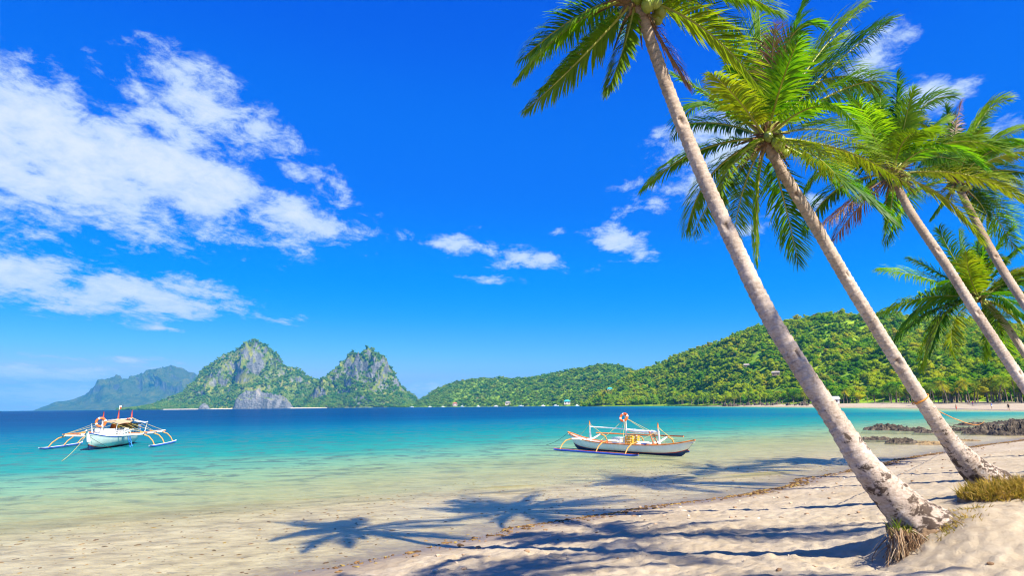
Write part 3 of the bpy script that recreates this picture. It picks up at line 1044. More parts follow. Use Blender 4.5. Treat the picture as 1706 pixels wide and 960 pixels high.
m_leaf = leaf_mat('palm_leaf', [(.2, (.016, .070, .005)), (.5, (.055, .165, .006)), (.8, (.18, .28, .008))], .46, (2.6, 2.6, .5))
m_leaf_y = leaf_mat('palm_leaf_yellowing', [(.2, (.065, .17, .008)), (.5, (.16, .26, .008)), (.8, (.29, .31, .010))], .40, (1.6, 1.6, .5))
m_leaf_d = leaf_mat('palm_leaf_dead', [(.2, (.13, .07, .04)), (.5, (.24, .13, .075)), (.8, (.38, .24, .15))], .25, (1.2, 1.0, .8))
m_rach = simple('frond_stalk', (.30, .31, .05), .45, .4, .2, 3.0)
m_rach_d = simple('dead_frond_stalk', (.30, .19, .12), .8, .15, .25, 5.0)
m_nut = simple('green_coconut', (.22, .27, .03), .35, .5, .2, 4.0)
m_fibre = simple('palm_fibre', (.22, .135, .07), .95, .1, .35, 20.0)

GRAV = np.array([0, 0, -1.0])
WIND = np.array([0.9, 0.25, 0.05])


def bez(a, m, b, n):
    a, m, b = map(np.asarray, (a, m, b))
    c = 2 * m - .5 * (a + b)
    t = np.linspace(0, 1, n)[:, None]
    return (1 - t) ** 2 * a + 2 * t * (1 - t) * c + t * t * b


def add_frond(palm, base, a, m, b, kind='g', seed=0, lmax=None, n_side=96, droop=.68, wind=.5, density=1.0, wmul=1.0):
    r = np.random.default_rng(seed)
    C_ = bez(a, m, b, 40)
    seg = np.linalg.norm(np.diff(C_, axis=0), axis=1)
    Ls = np.concatenate([[0], np.cumsum(seg)])
    Ltot = Ls[-1]
    lmax = lmax or min(.90, max(.42, Ltot * .25))
    T = np.gradient(C_, axis=0); T /= np.linalg.norm(T, axis=1)[:, None]
    rm, lm = {'g': (m_rach, m_leaf), 'y': (m_rach, m_leaf_y), 'd': (m_rach_d, m_leaf_d)}[kind]
    idx = np.linspace(0, 39, 14).astype(int)
    rr_ = np.interp(np.linspace(0, 1, 14), [0, .06, .2, 1], [.050, .032, .022, .004])
    ra = MB().tube(C_[idx] - base, rr_, 6).build('frond', rm, palm)
    roll = r.uniform(-.5, .5)
    V, Q = [], []
    cnt = 0
    K = int(n_side * density)
    for sgn in (-1, 1):
        ts = np.linspace(.17, .995, K) + r.uniform(-.004, .004, K)
        ts = np.clip(ts, 0, 1)
        keep = r.uniform(size=K) > (.06 if kind != 'd' else .25)
        ts = ts[keep]
        k = len(ts)
        s_at = ts * Ltot
        p = np.stack([np.interp(s_at, Ls, C_[:, q]) for q in range(3)], 1)
        tg = np.stack([np.interp(s_at, Ls, T[:, q]) for q in range(3)], 1)
        tg /= np.linalg.norm(tg, axis=1)[:, None]
        up = np.array([0, 0, 1.0]) + .35 * np.array([math.sin(roll * 3), math.cos(roll * 5), 0])
        S = np.cross(tg, up)
        nS = np.linalg.norm(S, axis=1)[:, None]
        S = np.where(nS > .12, S / (nS + 1e-9), np.array([[1.0, 0, 0]]))
        S /= np.linalg.norm(S, axis=1)[:, None]
        S = S * math.cos(roll) + np.cross(tg, S) * math.sin(roll)
        N = np.cross(S, tg)
        ang = np.radians(np.interp(ts, [.17, .5, .85, 1], [62, 48, 34, 14]) + r.normal(scale=6, size=k))[:, None]
        d0 = S * sgn * np.sin(ang) + tg * np.cos(ang) + N * r.uniform(.05, .32, (k, 1))
        d0 /= np.linalg.norm(d0, axis=1)[:, None]
        ln = lmax * np.interp(ts, [.17, .3, .55, .8, .95, 1], [.55, .95, 1.0, .80, .52, .40]) * r.uniform(.86, 1.1, k)
        broken = r.uniform(size=k) < .05
        ln = np.where(broken, ln * .5, ln)[:, None]
        wid = (np.interp(ts, [.17, .5, 1], [.015, .019, .008]) * r.uniform(.8, 1.2, k))[:, None]
        wid = wid * wmul
        if kind == 'd':
            wid = wid * .5
        g = droop * r.uniform(.6, 1.4, (k, 1)) * (1.7 if kind == 'd' else 1.0)
        wn = wind * r.uniform(.6, 1.3, (k, 1))
        ctr = p.copy()
        rows = []
        steps = 4
        for j in range(steps + 1):
            fr_ = j / steps
            dj = d0 + GRAV * g * fr_ * 1.25 + WIND * wn * fr_
            dj /= np.linalg.norm(dj, axis=1)[:, None]
            wv = tg - dj * (tg * dj).sum(1)[:, None]
            wv = wv + N * .35
            wv /= np.linalg.norm(wv, axis=1)[:, None]
            wj = wid * [.55, 1.0, .9, .6, .06][j]
            rows.append((ctr - wv * wj, ctr + wv * wj))
            ctr = ctr + dj * ln / steps
        st = np.stack([np.stack(q, 1) for q in rows], 1).reshape(k, (steps + 1) * 2, 3)
        V.append(st.reshape(-1, 3))
        nb = (steps + 1) * 2
        b0 = cnt + np.arange(k)[:, None] * nb
        for j in range(steps):
            Q.append(b0 + np.array([[2 * j, 2 * j + 1, 2 * j + 3, 2 * j + 2]]))
        cnt += k * nb
    V = np.concatenate(V) - base
    Q = np.concatenate(Q)
    me = rawmesh('leaflets', V, Q, lm, True)
    lo = link('leaflets', me, ra)
    if kind == 'd':
        ra['label'] = 'dead brown frond'
    elif kind == 'y':
        ra['label'] = 'yellowing frond'
    return ra


def add_trunk(palm, base, path, radii, seed, notches=True, nseg=40, dens=55):
    """stem with ring scars, a swollen foot and climbing notches; path is a list of world points"""
    r = np.random.default_rng(seed)
    path = np.array(path)
    # Catmull-Rom through the points
    n = len(path)
    pp = np.concatenate([[2 * path[0] - path[1]], path, [2 * path[-1] - path[-2]]])
    tt = np.linspace(0, n - 1 - 1e-6, 1200)
    i = tt.astype(int); f_ = (tt - i)[:, None]
    p0, p1, p2, p3 = pp[i], pp[i + 1], pp[i + 2], pp[i + 3]
    cur = .5 * ((2 * p1) + (-p0 + p2) * f_ + (2 * p0 - 5 * p1 + 4 * p2 - p3) * f_ ** 2 + (-p0 + 3 * p1 - 3 * p2 + p3) * f_ ** 3)
    rad_ = np.interp(tt, np.arange(n), radii)
    L_ = np.concatenate([[0], np.cumsum(np.linalg.norm(np.diff(cur, axis=0), axis=1))])
    m_ = int(L_[-1] * dens)
    s = np.linspace(0, L_[-1], m_)
    cur = np.stack([np.interp(s, L_, cur[:, q]) for q in range(3)], 1)
    rad_ = np.interp(s, L_, rad_)
    kern = np.ones(15) / 15
    cur2 = np.stack([np.convolve(np.pad(cur[:, q], 7, mode='edge'), kern, 'valid') for q in range(3)], 1)
    cur2[0], cur2[-1] = cur[0], cur[-1]
    cur = cur2
    T = np.gradient(cur, axis=0); T /= np.linalg.norm(T, axis=1)[:, None]
    A = np.cross(T, np.array([0, 1.0, 0])); A /= np.linalg.norm(A, axis=1)[:, None]
    B = np.cross(T, A)
    th = np.linspace(0, 2 * math.pi, nseg, endpoint=False)
    # ring scars at uneven spacing, each a small overhanging step
    edges = [0.0]
    while edges[-1] < L_[-1]:
        edges.append(edges[-1] + r.uniform(.07, .15))
    edges = np.array(edges)
    TH, S = np.meshgrid(th, s)
    tilt = .018 * np.sin(TH + 1.3 * np.floor(S * 3)) + .012 * vnoise(np.cos(TH) * 2, np.sin(TH) * 2, S * 3, seed=seed)
    Sx = S + tilt
    k = np.clip(np.searchsorted(edges, Sx) - 1, 0, len(edges) - 2)
    ph = (Sx - edges[k]) / (edges[k + 1] - edges[k])
    stp = (1 - ph) ** 3
    lump = fbm(np.cos(TH) * 1.4, np.sin(TH) * 1.4, S * 1.5, octaves=3, seed=seed + 1)
    fine = fbm(np.cos(TH) * 6, np.sin(TH) * 6, S * 9, octaves=2, seed=seed + 2)
    Rr = rad_[:, None] * (1 + .045 * lump + .018 * fine) + .0075 * ph ** 2 - .005 * stp
    ringv = np.where(ph > .72, (ph - .72) / .28, 0) * (.6 + .4 * vnoise(np.cos(TH) * 3, np.sin(TH) * 3, S * 4, seed=seed + 4)) + .0
    # folds where the foot swells
    foot_ = np.clip(1 - S / 1.1, 0, 1)
    Rr = Rr * (1 + .06 * foot_ * np.sin(TH * 9 + 3 * vnoise(S * 3, TH * 0, seed=seed)))
    if notches:
        for q in range(int((L_[-1] - 2.2) / .85)):
            s0 = 1.9 + q * .85 + r.uniform(-.15, .15)
            a0 = (math.pi * .5 if q % 2 else math.pi * 1.45) + r.uniform(-.5, .5)
            da = np.abs((TH - a0 + math.pi) % (2 * math.pi) - math.pi)
            ds = S - s0
            dip = np.clip(1 - da / .62, 0, 1) * np.where((ds > 0) & (ds < .05), 1.0, np.where((ds <= 0) & (ds > -.10), 1 + ds / .10, 0))
            Rr = Rr - .045 * np.sqrt(np.clip(dip, 0, 1)) * (dip > 0)
            ringv = np.maximum(ringv, dip * 1.3)  # shade in the cut notches is painted in with the ring scars
    V = cur[:, None] + Rr[..., None] * (A[:, None] * np.cos(th)[None, :, None] + B[:, None] * np.sin(th)[None, :, None])
    V = np.concatenate([V, V[:, :1]], 1) - base
    me = quadmesh('trunk', V, m_trunk)
    fattr(me, 'along', np.repeat(s[:, None], nseg + 1, 1))
    fattr(me, 'ring', np.concatenate([ringv, ringv[:, :1]], 1))
    return link('trunk', me, palm)


def add_nuts(palm, base, crown, n, seed, size=.088):
    r = np.random.default_rng(seed)
    for i in range(n):
        a = r.uniform(0, 6.28)
        c = crown + np.array([math.cos(a) * r.uniform(.16, .34), math.sin(a) * r.uniform(.16, .34), r.uniform(-.36, -.04)]) - base
        mb = MB()
        q = Vector(r.normal(size=3)).normalized().to_track_quat('Z', 'Y').to_matrix()
        rows = []
        for t in np.linspace(0, math.pi, 9):
            rows.append([(size * math.sin(t) * (1 + .06 * math.cos(3 * f_)) * math.cos(f_), size * math.sin(t) * (1 + .06 * math.cos(3 * f_)) * math.sin(f_), size * 1.2 * math.cos(t)) for f_ in np.linspace(0, 2 * math.pi, 13)])
        rows = np.array(rows) @ np.array(q).T + c
        mb.grid(rows)
        mb.build('coconut', m_nut, palm)


def add_sheath(palm, base, crown, seed, rad_=.2):
    """brown fibre and old flower stalks where the fronds leave the stem"""
    r = np.random.default_rng(seed)
    mb = MB()
    for i in range(46):
        a = r.uniform(0, 6.28); e = r.uniform(-.9, 1.2)
        d_ = np.array([math.cos(a) * math.cos(e), math.sin(a) * math.cos(e), math.sin(e)])
        L_ = r.uniform(.25, .62)
        p0 = crown + d_ * .05 + [0, 0, -.12]
        p2 = p0 + d_ * L_ + [0, 0, -.25 * L_]
        mb.tube(np.array([p0, (p0 + p2) / 2 + [0, 0, .08], p2]) - base, [.05, .026, .006], 5)
    mb.build('leaf_sheath', m_fibre, palm)


def make_palm(base, path, radii, crown, fronds, depth, seed, label, rootless=True, nuts=0, group='leaning coconut palms on the near beach', notches=True, wind=.45, auto=0, auto_filter=None, name='coconut_palm', wmul=1.0):
    e = empty(name, base)
    tag(e, label, 'palm tree', group)
    add_trunk(e, base, path, radii, seed, notches)
    add_sheath(e, base, crown, seed + 1)
    for i, fr_ in enumerate(fronds):
        (tx, ty), (mx_, my_), dt, kind = fr_[:4]
        start = crown + np.array([0, 0, -.05])
        tip = P(tx, ty, depth + dt)
        mid_ = P(mx_, my_, depth + dt * .52)
        opts = fr_[4] if len(fr_) > 4 else {}
        add_frond(e, base, start, mid_, tip, kind, seed * 100 + i, **{'wind': wind, 'wmul': wmul, **opts})
    r = np.random.default_rng(seed + 50)
    for i in range(auto):
        a = i * 2.399 + r.uniform(-.25, .25)
        e0 = r.uniform(-.25, 1.25)
        L_ = r.uniform(2.7, 3.6)
        d_ = np.array([math.cos(a) * math.cos(e0), math.sin(a) * math.cos(e0), math.sin(e0)])
        tip = crown + d_ * L_ * .9 + GRAV * L_ * .42 + WIND * .35
        mid_ = crown + d_ * L_ * .5 + GRAV * L_ * .06 + WIND * .08
        if auto_filter and not auto_filter(d_, tip):
            continue
        add_frond(e, base, crown + [0, 0, -.05], mid_, tip, 'g' if i % 5 else 'y', seed * 100 + 60 + i, wind=wind, wmul=wmul)
    if nuts:
        add_nuts(e, base, crown, nuts, seed + 2)
    return e


def stem(pts):
    return [P(x, y, d) for (x, y, d, _) in pts], [w_ / 2 * (1 if w_ > .4 else .80) for (_, _, _, w_) in pts]


# nearest palm
pth = [(1612, 925, 7.15, .50), (1572, 900, 7.25, .58), (1540, 880, 7.32, .55), (1500, 842, 7.38, .42), (1440, 775, 7.47, .36), (1395, 705, 7.62, .295), (1345, 630, 7.81, .265), (1278, 520, 8.13, .25), (1222, 405, 8.43, .24),
       (1170, 290, 8.76, .225), (1125, 180, 9.09, .21), (1090, 85, 9.38, .195), (1066, 12, 9.56, .17), (1060, -8, 9.60, .12)]
pp_, rr_ = stem(pth)
crown1 = P(1060, -10, 9.6)
fr1 = [((866, 128), (958, 38), 0.29, 'g', {'droop': .9}), ((872, 96), (970, 22), 1.15, 'g', {'droop': .8}), ((880, 180), (972, 92), -0.43, 'y', {'lmax': .46}), ((905, 150), (985, 66), 0.65, 'g', {'droop': .8}),
       ((1012, 152), (1042, 72), -0.22, 'y', {'lmax': .40}), ((1262, 140), (1168, 44), -0.50, 'y', {'lmax': .58, 'droop': .35}), ((1145, 140), (1098, 60), -0.14, 'd'),
       ((1298, 22), (1190, -18), 0.43, 'g'), ((1275, -10), (1175, -45), 0.86, 'g'), ((1240, 60), (1150, 0), 1.15, 'g'), ((980, 75), (1020, 18), 1.37, 'g'), ((1030, 60), (1045, 20), 1.58, 'g'),
       ((930, -110), (1000, -90), 0.72, 'g'), ((1000, -190), (1035, -120), 0.58, 'g'), ((1090, -210), (1080, -120), 0.14, 'g'), ((1190, -150), (1130, -110), -0.58, 'g'),
       ((890, -20), (975, -60), -0.72, 'g'), ((1120, -90), (1095, -80), -1.58, 'g'), ((1000, -60), (1030, -70), -1.73, 'g'), ((1230, -80), (1150, -80), -1.01, 'g')]
palm1 = make_palm(P1_BASE, pp_, rr_, crown1, fr1, 9.6, 11, 'nearest leaning coconut palm, its foot tufted with roots and its top cut by the frame', nuts=7)

# second palm
pth = [(1672, 818, 11.70, .60), (1652, 806, 11.73, .60), (1622, 782, 11.76, .46), (1580, 732, 11.80, .35), (1530, 658, 11.85, .29), (1462, 550, 11.93, .265), (1404, 455, 12.01, .26), (1352, 365, 12.11, .26), (1306, 290, 12.21, .25), (1282, 246, 12.27, .22), (1276, 228, 12.30, .14)]
pp_, rr_ = stem(pth)
crown2 = P(1276, 226, 12.3)
fr2 = [((1482, 36), (1388, 110), .8, 'g'), ((1445, 8), (1362, 92), 1.5, 'g'), ((1341, 0), (1310, 94), .6, 'g'), ((1292, 40), (1284, 118), -1.3, 'd', {'lmax': .5, 'droop': .4}), ((1226, 40), (1256, 112), 1.0, 'g'), ((1264, 14), (1270, 110), 1.8, 'g'),
       ((1126, 126), (1196, 170), .2, 'g'), ((1186, 124), (1228, 164), -1.6, 'y'), ((1135, 208), (1202, 206), 1.0, 'g', {'droop': .8}), ((1075, 312), (1166, 250), .6, 'g'), ((1144, 385), (1186, 290), 1.3, 'g'),
       ((1197, 330), (1230, 262), -1.5, 'y', {'lmax': .5}), ((1262, 436), (1262, 322), -.2, 'g', {'lmax': .45}), ((1330, 440), (1304, 326), .9, 'g'), ((1487, 368), (1388, 288), -.4, 'g'), ((1520, 314), (1410, 252), .1, 'y', {'lmax': .6}),
       ((1432, 214), (1362, 176), -2.0, 'g'), ((1482, 138), (1400, 150), .4, 'g', {'droop': .8}), ((1155, 392), (1196, 318), 2.2, 'g'), ((1400, 60), (1340, 120), 2.4, 'g'), ((1450, 250), (1372, 216), 2.2, 'g'),
       ((1420, 330), (1350, 262), 1.9, 'g'), ((1330, 66), (1302, 140), -2.0, 'g'), ((1210, 60), (1245, 140), -.6, 'g'), ((1400, 300), (1340, 248), -2.3, 'y'), ((1222, 400), (1240, 310), 1.8, 'g')]
palm2 = make_palm(P2_BASE, pp_, rr_, crown2, fr2, 12.3, 12, 'second leaning coconut palm with a full round crown in the open sky', nuts=12, auto=4)

# third palm (foot outside the picture)
pth = [(1830, 836, 14.00, .55), (1818, 818, 14.05, .48), (1790, 768, 14.25, .36), (1748, 702, 14.61, .31), (1695, 625, 15.12, .29), (1632, 530, 15.83, .275), (1572, 435, 16.54, .265), (1520, 358, 17.14, .255), (1496, 312, 17.50, .23), (1489, 293, 17.60, .15)]
pp_, rr_ = stem(pth)
crown3 = P(1488, 288, 17.6)
fr3 = [((1402, 140), (1434, 186), 0, 'g'), ((1496, 126), (1492, 200), .3, 'g'), ((1590, 160), (1526, 190), .2, 'g', {'wind': .8}), ((1468, 154), (1470, 215), 1.0, 'g'), ((1548, 222), (1508, 232), -2.2, 'y', {'lmax': .9}), ((1420, 232), (1452, 252), .4, 'd'),
       ((1578, 200), (1534, 232), 1.2, 'g', {'wind': .8}), ((1632, 396), (1572, 328), -.7, 'y', {'lmax': .85}), ((1476, 384), (1486, 336), 1.0, 'g'), ((1702, 334), (1606, 290), -.8, 'y', {'lmax': .7}), ((1362, 384), (1428, 330), 0, 'd'), ((1388, 400), (1436, 340), .6, 'd'),
       ((1430, 170), (1450, 216), -1.4, 'g'), ((1552, 330), (1522, 300), 1.8, 'g'), ((1440, 330), (1460, 300), 1.5, 'g'), ((1520, 150), (1506, 210), -1.0, 'g'), ((1600, 270), (1545, 262), 1.6, 'g'), ((1415, 280), (1450, 270), 1.9, 'g'), ((1450, 140), (1468, 205), 1.9, 'g')]
palm3 = make_palm(G(1822, 826, 1.05), pp_, rr_, crown3, fr3, 17.6, 13, 'third leaning coconut palm, slim stem crossing in front of the low crown', nuts=10, wind=.7, auto=6, wmul=1.2)

# fourth palm
pth = [(1985, 878, 14.20, .50), (1965, 848, 14.35, .42), (1905, 770, 14.79, .34), (1830, 668, 15.68, .30), (1765, 585, 16.86, .29), (1706, 505, 18.04, .275), (1660, 432, 19.23, .27), (1622, 362, 20.26, .26), (1600, 318, 20.85, .23), (1594, 304, 21.00, .15)]
pp_, rr_ = stem(pth)
crown4 = P(1593, 302, 21.0)
fr4 = [((1682, 166), (1632, 202), .4, 'g', {'wind': .9}), ((1602, 170), (1590, 232), .2, 'd', {'lmax': .5}), ((1712, 212), (1646, 244), .6, 'g', {'wind': .9}), ((1716, 290), (1652, 284), .2, 'g', {'wind': .8}), ((1718, 336), (1658, 300), -.8, 'y', {'lmax': .7}), ((1648, 366), (1626, 330), .8, 'g'),
       ((1552, 364), (1572, 336), 1.2, 'g'), ((1532, 204), (1560, 244), 1.0, 'g'), ((1636, 214), (1614, 248), -1.8, 'y'), ((1576, 178), (1584, 236), 1.4, 'g'), ((1640, 184), (1616, 232), 1.8, 'g', {'wind': .9}), ((1690, 240), (1640, 258), -1.6, 'g', {'wind': .9}), ((1700, 380), (1650, 330), 1.6, 'g'),
       ((1530, 280), (1560, 282), 1.6, 'g'), ((1670, 300), (1630, 290), 2.2, 'g'), ((1725, 255), (1660, 260), 1.4, 'g', {'wind': .9})]
palm4 = make_palm(G(1976, 866, 1.1), pp_, rr_, crown4, fr4, 21.0, 14, 'fourth coconut palm with windblown fronds reaching the right edge', nuts=7, wind=.8, auto=9, wmul=1.25)

# low palm in front of the hill
pth = [(1830, 742, 21.5, .50), (1822, 730, 21.7, .40), (1790, 690, 22.4, .33), (1748, 640, 23.2, .31), (1708, 590, 24.0, .30), (1678, 545, 24.7, .29), (1650, 512, 25.1, .26), (1638, 500, 25.3, .16)]
pp_, rr_ = stem(pth)
crown5 = P(1632, 496, 25.4)
fr5 = [((1465, 451), (1536, 462), .2, 'g', {'droop': .8}), ((1516, 431), (1558, 452), .9, 'g'), ((1458, 528), (1540, 496), -.2, 'g', {'droop': .8}), ((1492, 570), (1560, 516), -.4, 'g', {'droop': .7}), ((1536, 612), (1568, 530), -.5, 'g', {'droop': .7}), ((1590, 592), (1590, 534), -1.4, 'y', {'lmax': .9}),
       ((1564, 382), (1590, 432), .3, 'g'), ((1598, 386), (1606, 438), 1.0, 'g'), ((1652, 374), (1636, 430), .4, 'g'), ((1686, 382), (1656, 426), .2, 'g'), ((1706, 414), (1672, 440), .6, 'g'), ((1720, 452), (1676, 464), .2, 'y'), ((1728, 500), (1682, 486), -.4, 'y'),
       ((1708, 556), (1674, 516), -1.2, 'y'), ((1668, 560), (1654, 524), -1.8, 'y'), ((1630, 400), (1628, 440), 1.6, 'g'), ((1610, 420), (1616, 460), -1.8, 'y'), ((1560, 480), (1594, 482), 1.8, 'g'), ((1700, 470), (1668, 476), 1.8, 'g'), ((1640, 600), (1642, 540), .6, 'g'), ((1680, 600), (1664, 534), 1.2, 'g')]
palm5 = make_palm(G(1826, 737, 1.15), pp_, rr_, crown5, fr5, 25.4, 15, 'low coconut palm whose crown hangs in front of the green hill', nuts=4, wind=.6, auto=14, wmul=1.45)

# two more palms of the same row stand just outside the right edge; their shadows fall across the sand in view
def offstage(ground_pt, h_, foot_xy, seed, label):
    crown = np.array(ground_pt) + SUN / SUN[2] * (h_ - ground_pt[2])
    fz = 1.25
    fx, fy = foot_xy
    pts_ = [np.array([fx, fy, fz - .2]), np.array([fx - .05, fy + .05, fz])]
    for t in np.linspace(.12, 1, 7):
        k = t ** 1.25
        pts_.append(np.array([fx + (crown[0] - fx) * k, fy + (crown[1] - fy) * k, fz + (crown[2] - fz) * t]))
    radii = [.28, .26, .18] + [.14] * 5 + [.08]
    return make_palm(np.array([fx, fy, fz - .1]), pts_, radii, crown, [], 10, seed, label, notches=False, auto=15, nuts=0)


palm6 = offstage(tuple(G(1085, 878, .55)), 9.5, (12.5, 3.4), 16, 'tall coconut palm outside the right edge, only its shadow seen')
palm7 = offstage(tuple(G(730, 1005, .3)), 9.0, (8.5, -2.0), 17, 'coconut palm near the camera, only its shadow seen')

# ------------------------------------------------------------------ roots and grass at the palm feet
m_root, nt = mat('root_fibre')
isl = nt.n('ShaderNodeNewGeometry').outputs['Random Per Island']
principled(nt, nt.ramp(isl, [(0, (.10, .055, .030)), (.4, (.24, .14, .075)), (.75, (.38, .26, .15)), (1, (.52, .42, .30))]), .9, .1)
m_grass, nt = mat('dry_grass')
isl = nt.n('ShaderNodeNewGeometry').outputs['Random Per Island']
c = nt.ramp(isl, [(0, (.14, .15, .02)), (.35, (.30, .22, .03)), (.7, (.44, .28, .05)), (1, (.50, .36, .11))])
d = nt.n('ShaderNodeBsdfDiffuse', {'Color': c})
t = nt.n('ShaderNodeBsdfTranslucent', {'Color': c})
nt.n('ShaderNodeOutputMaterial', {'Surface': nt.n('ShaderNodeMixShader', {0: .35, 1: d, 2: t})})
m_grass_g, nt = mat('green_grass')
isl = nt.n('ShaderNodeNewGeometry').outputs['Random Per Island']
c = nt.ramp(isl, [(0, (.06, .12, .015)), (.5, (.16, .21, .02)), (1, (.34, .30, .04))])
d = nt.n('ShaderNodeBsdfDiffuse', {'Color': c})
t = nt.n('ShaderNodeBsdfTranslucent', {'Color': c})
nt.n('ShaderNodeOutputMaterial', {'Surface': nt.n('ShaderNodeMixShader', {0: .35, 1: d, 2: t})})
m_soil = simple('root_soil', (.25, .165, .10), .98, .05, .35, 9.0)


def gz1(x, y):
    return float(ground_z(np.array([[x]], float), np.array([[y]], float), False)[0, 0])


def lump(center, radii, seed, rough=.18, n=28):
    r0 = np.array(radii)
    rows = []
    for t in np.linspace(0, math.pi, n):
        for f_ in np.linspace(0, 2 * math.pi, n * 2 + 1):
            rows.append((math.sin(t) * math.cos(f_), math.sin(t) * math.sin(f_), math.cos(t)))
    D_ = np.array(rows)
    k = 1 + rough * fbm(D_[:, 0] * 2.2 + seed, D_[:, 1] * 2.2, D_[:, 2] * 2.2, octaves=4, seed=seed)
    V = D_ * r0 * k[:, None] + np.array(center)
    return V.reshape(n, n * 2 + 1, 3)


def strands(mb, origins, dirs, lens, radius, r, curl=.25):
    for o_, d_, L_ in zip(origins, dirs, lens):
        pts_ = [np.array(o_)]
        dd_ = np.array(d_, float)
        for k in range(4):
            dd_ = dd_ + GRAV * .35 + r.normal(scale=curl, size=3) * [1, 1, .4]
            dd_ /= np.linalg.norm(dd_)
            pts_.append(pts_[-1] + dd_ * L_ / 4)
        mb.tube(np.array(pts_), np.array([1, .9, .75, .55, .2]) * radius * r.uniform(.6, 1.4), 4, caps=False)


def blades(mb, origins, h0, h1, r, wid=.006, lean=.5, bias=(0, 0, 0)):
    for o_ in origins:
        L_ = r.uniform(h0, h1)
        a = r.uniform(0, 6.28)
        d_ = np.array([math.cos(a) * lean * r.uniform(.2, 1), math.sin(a) * lean * r.uniform(.2, 1), 1.0]) + np.array(bias)
        d_ /= np.linalg.norm(d_)
        s_ = np.cross(d_, r.normal(size=3)); s_ /= np.linalg.norm(s_)
        p = np.array(o_)
        rows = []
        for k in range(4):
            wv = wid * [1, .9, .6, .05][k]
            rows += [p - s_ * wv, p + s_ * wv]
            d_ = d_ + GRAV * .22 * lean
            d_ /= np.linalg.norm(d_)
            p = p + d_ * L_ / 3
        mb.add(rows, [(0, 1, 3, 2), (2, 3, 5, 4), (4, 5, 7, 6)])


def fill_roots(palm, base, box_px, seed, count, zlow):
    """fibrous roots hanging from the washed-out side of the foot"""
    r = np.random.default_rng(seed)
    mb = MB()
    O, D_, L_ = [], [], []
    for i in range(count):
        px_, py_, dd_ = box_px(r)
        O.append(P(px_, py_, dd_) - base)
        D_.append((r.normal(scale=.35) - .15, r.normal(scale=.3) - .25, -.8))
        L_.append(r.uniform(.16, .46))
    strands(mb, O, D_, L_, .0048, r, .38)
    return mb.build('roots', m_root, palm)


# foot of the nearest palm
V = lump(P(1530, 902, 7.30) - P1_BASE, (.30, .30, .26), 3, .30)
MB().grid(V).build('root_ball', m_soil, palm1)
fill_roots(palm1, P1_BASE, lambda r: (lambda u_: (1490 + 72 * u_ + r.normal(scale=7), 884 + 22 * u_ + r.uniform(-6, 22), 7.28 - r.uniform(.0, .34)))(r.uniform(0, 1)), 71, 1500, .6)
r = np.random.default_rng(72)
mb = MB()
org = []
for i in range(240):
    u_ = r.uniform(0, 1)
    org.append(P(1492 + 40 * u_ + r.normal(scale=7), 880 + 26 * u_ + r.uniform(-4, 26), 7.22 - r.uniform(0, .22)))
blades(mb, org, .06, .20, r, .005, .8)
tag(mb.build('grass', m_grass_g), 'tuft of green and yellow grass on the root clump of the nearest palm', 'grass', None, 'stuff')
mb = MB()
org = []
for i in range(620):
    px_, py_ = 1590 + r.normal(scale=26), 893 + r.normal(scale=9)
    q = P(px_, py_, 7.15 + r.uniform(-.3, .25))
    org.append((q[0], q[1], gz1(q[0], q[1]) - .01))
blades(mb, org, .03, .10, r, .005, 1.1)
tag(mb.build('grass', m_grass), 'patch of short dry grass on the sand right of the nearest palm foot', 'grass', None, 'stuff')

# grassy mound at the second palm
mound_c = P(1690, 838, 11.1)
mnd = empty('grassy_mound', (mound_c[0], mound_c[1], gz1(mound_c[0], mound_c[1])))
tag(mnd, 'clump of earth and roots with golden grass beside the second palm', 'mound')
mb_ = np.array(mnd.location)
V = lump(mound_c - mb_ + [.25, 0, -.12], (1.05, .62, .40), 5, .22)
MB().grid(V).build('earth', m_soil, mnd)
r = np.random.default_rng(73)
mb = MB()
O, D_, L_ = [], [], []
for i in range(620):
    a = r.uniform(math.pi * .75, math.pi * 1.85)
    q = mound_c + np.array([.25 + 1.0 * math.cos(a) * r.uniform(.8, 1.04), .60 * math.sin(a) * r.uniform(.8, 1.04), r.uniform(-.12, .1)])
    O.append(q - mb_); D_.append((.3 * math.cos(a), .3 * math.sin(a), -.8)); L_.append(r.uniform(.2, .5))
strands(mb, O, D_, L_, .007, r, .35)
mb.build('roots', m_root, mnd)
stump = MB()
for k in range(5):
    a0 = P(1622 + k * 5, 826 + k * 2, 11.2 - .05 * k)
    stump.tube(np.array([a0 + [.25, 0, .02], a0 + [0, -.05, -.02], a0 + [-.22, -.10, .06 - .03 * k]]) - mb_, [.075, .055, .012], 7)
stump.build('dead_stub', simple('dead_wood', (.11, .085, .065), .9, .1, .3, 12.0), mnd)
mb = MB()
org = []
for i in range(5200):
    a = r.uniform(0, 6.28); k = math.sqrt(r.uniform(0, 1))
    q = mound_c + np.array([.30 + 1.15 * k * math.cos(a), .68 * k * math.sin(a), 0])
    zt = mound_c[2] - .12 + .38 * math.sqrt(max(0.0, 1 - .78 * k * k))
    org.append((q[0], q[1], zt))
blades(mb, org, .08, .26, r, .007, .95, (-.12, -.35, 0))
tag(mb.build('grass', m_grass), 'thick golden grass hanging over the mound by the second palm', 'grass', None, 'stuff')

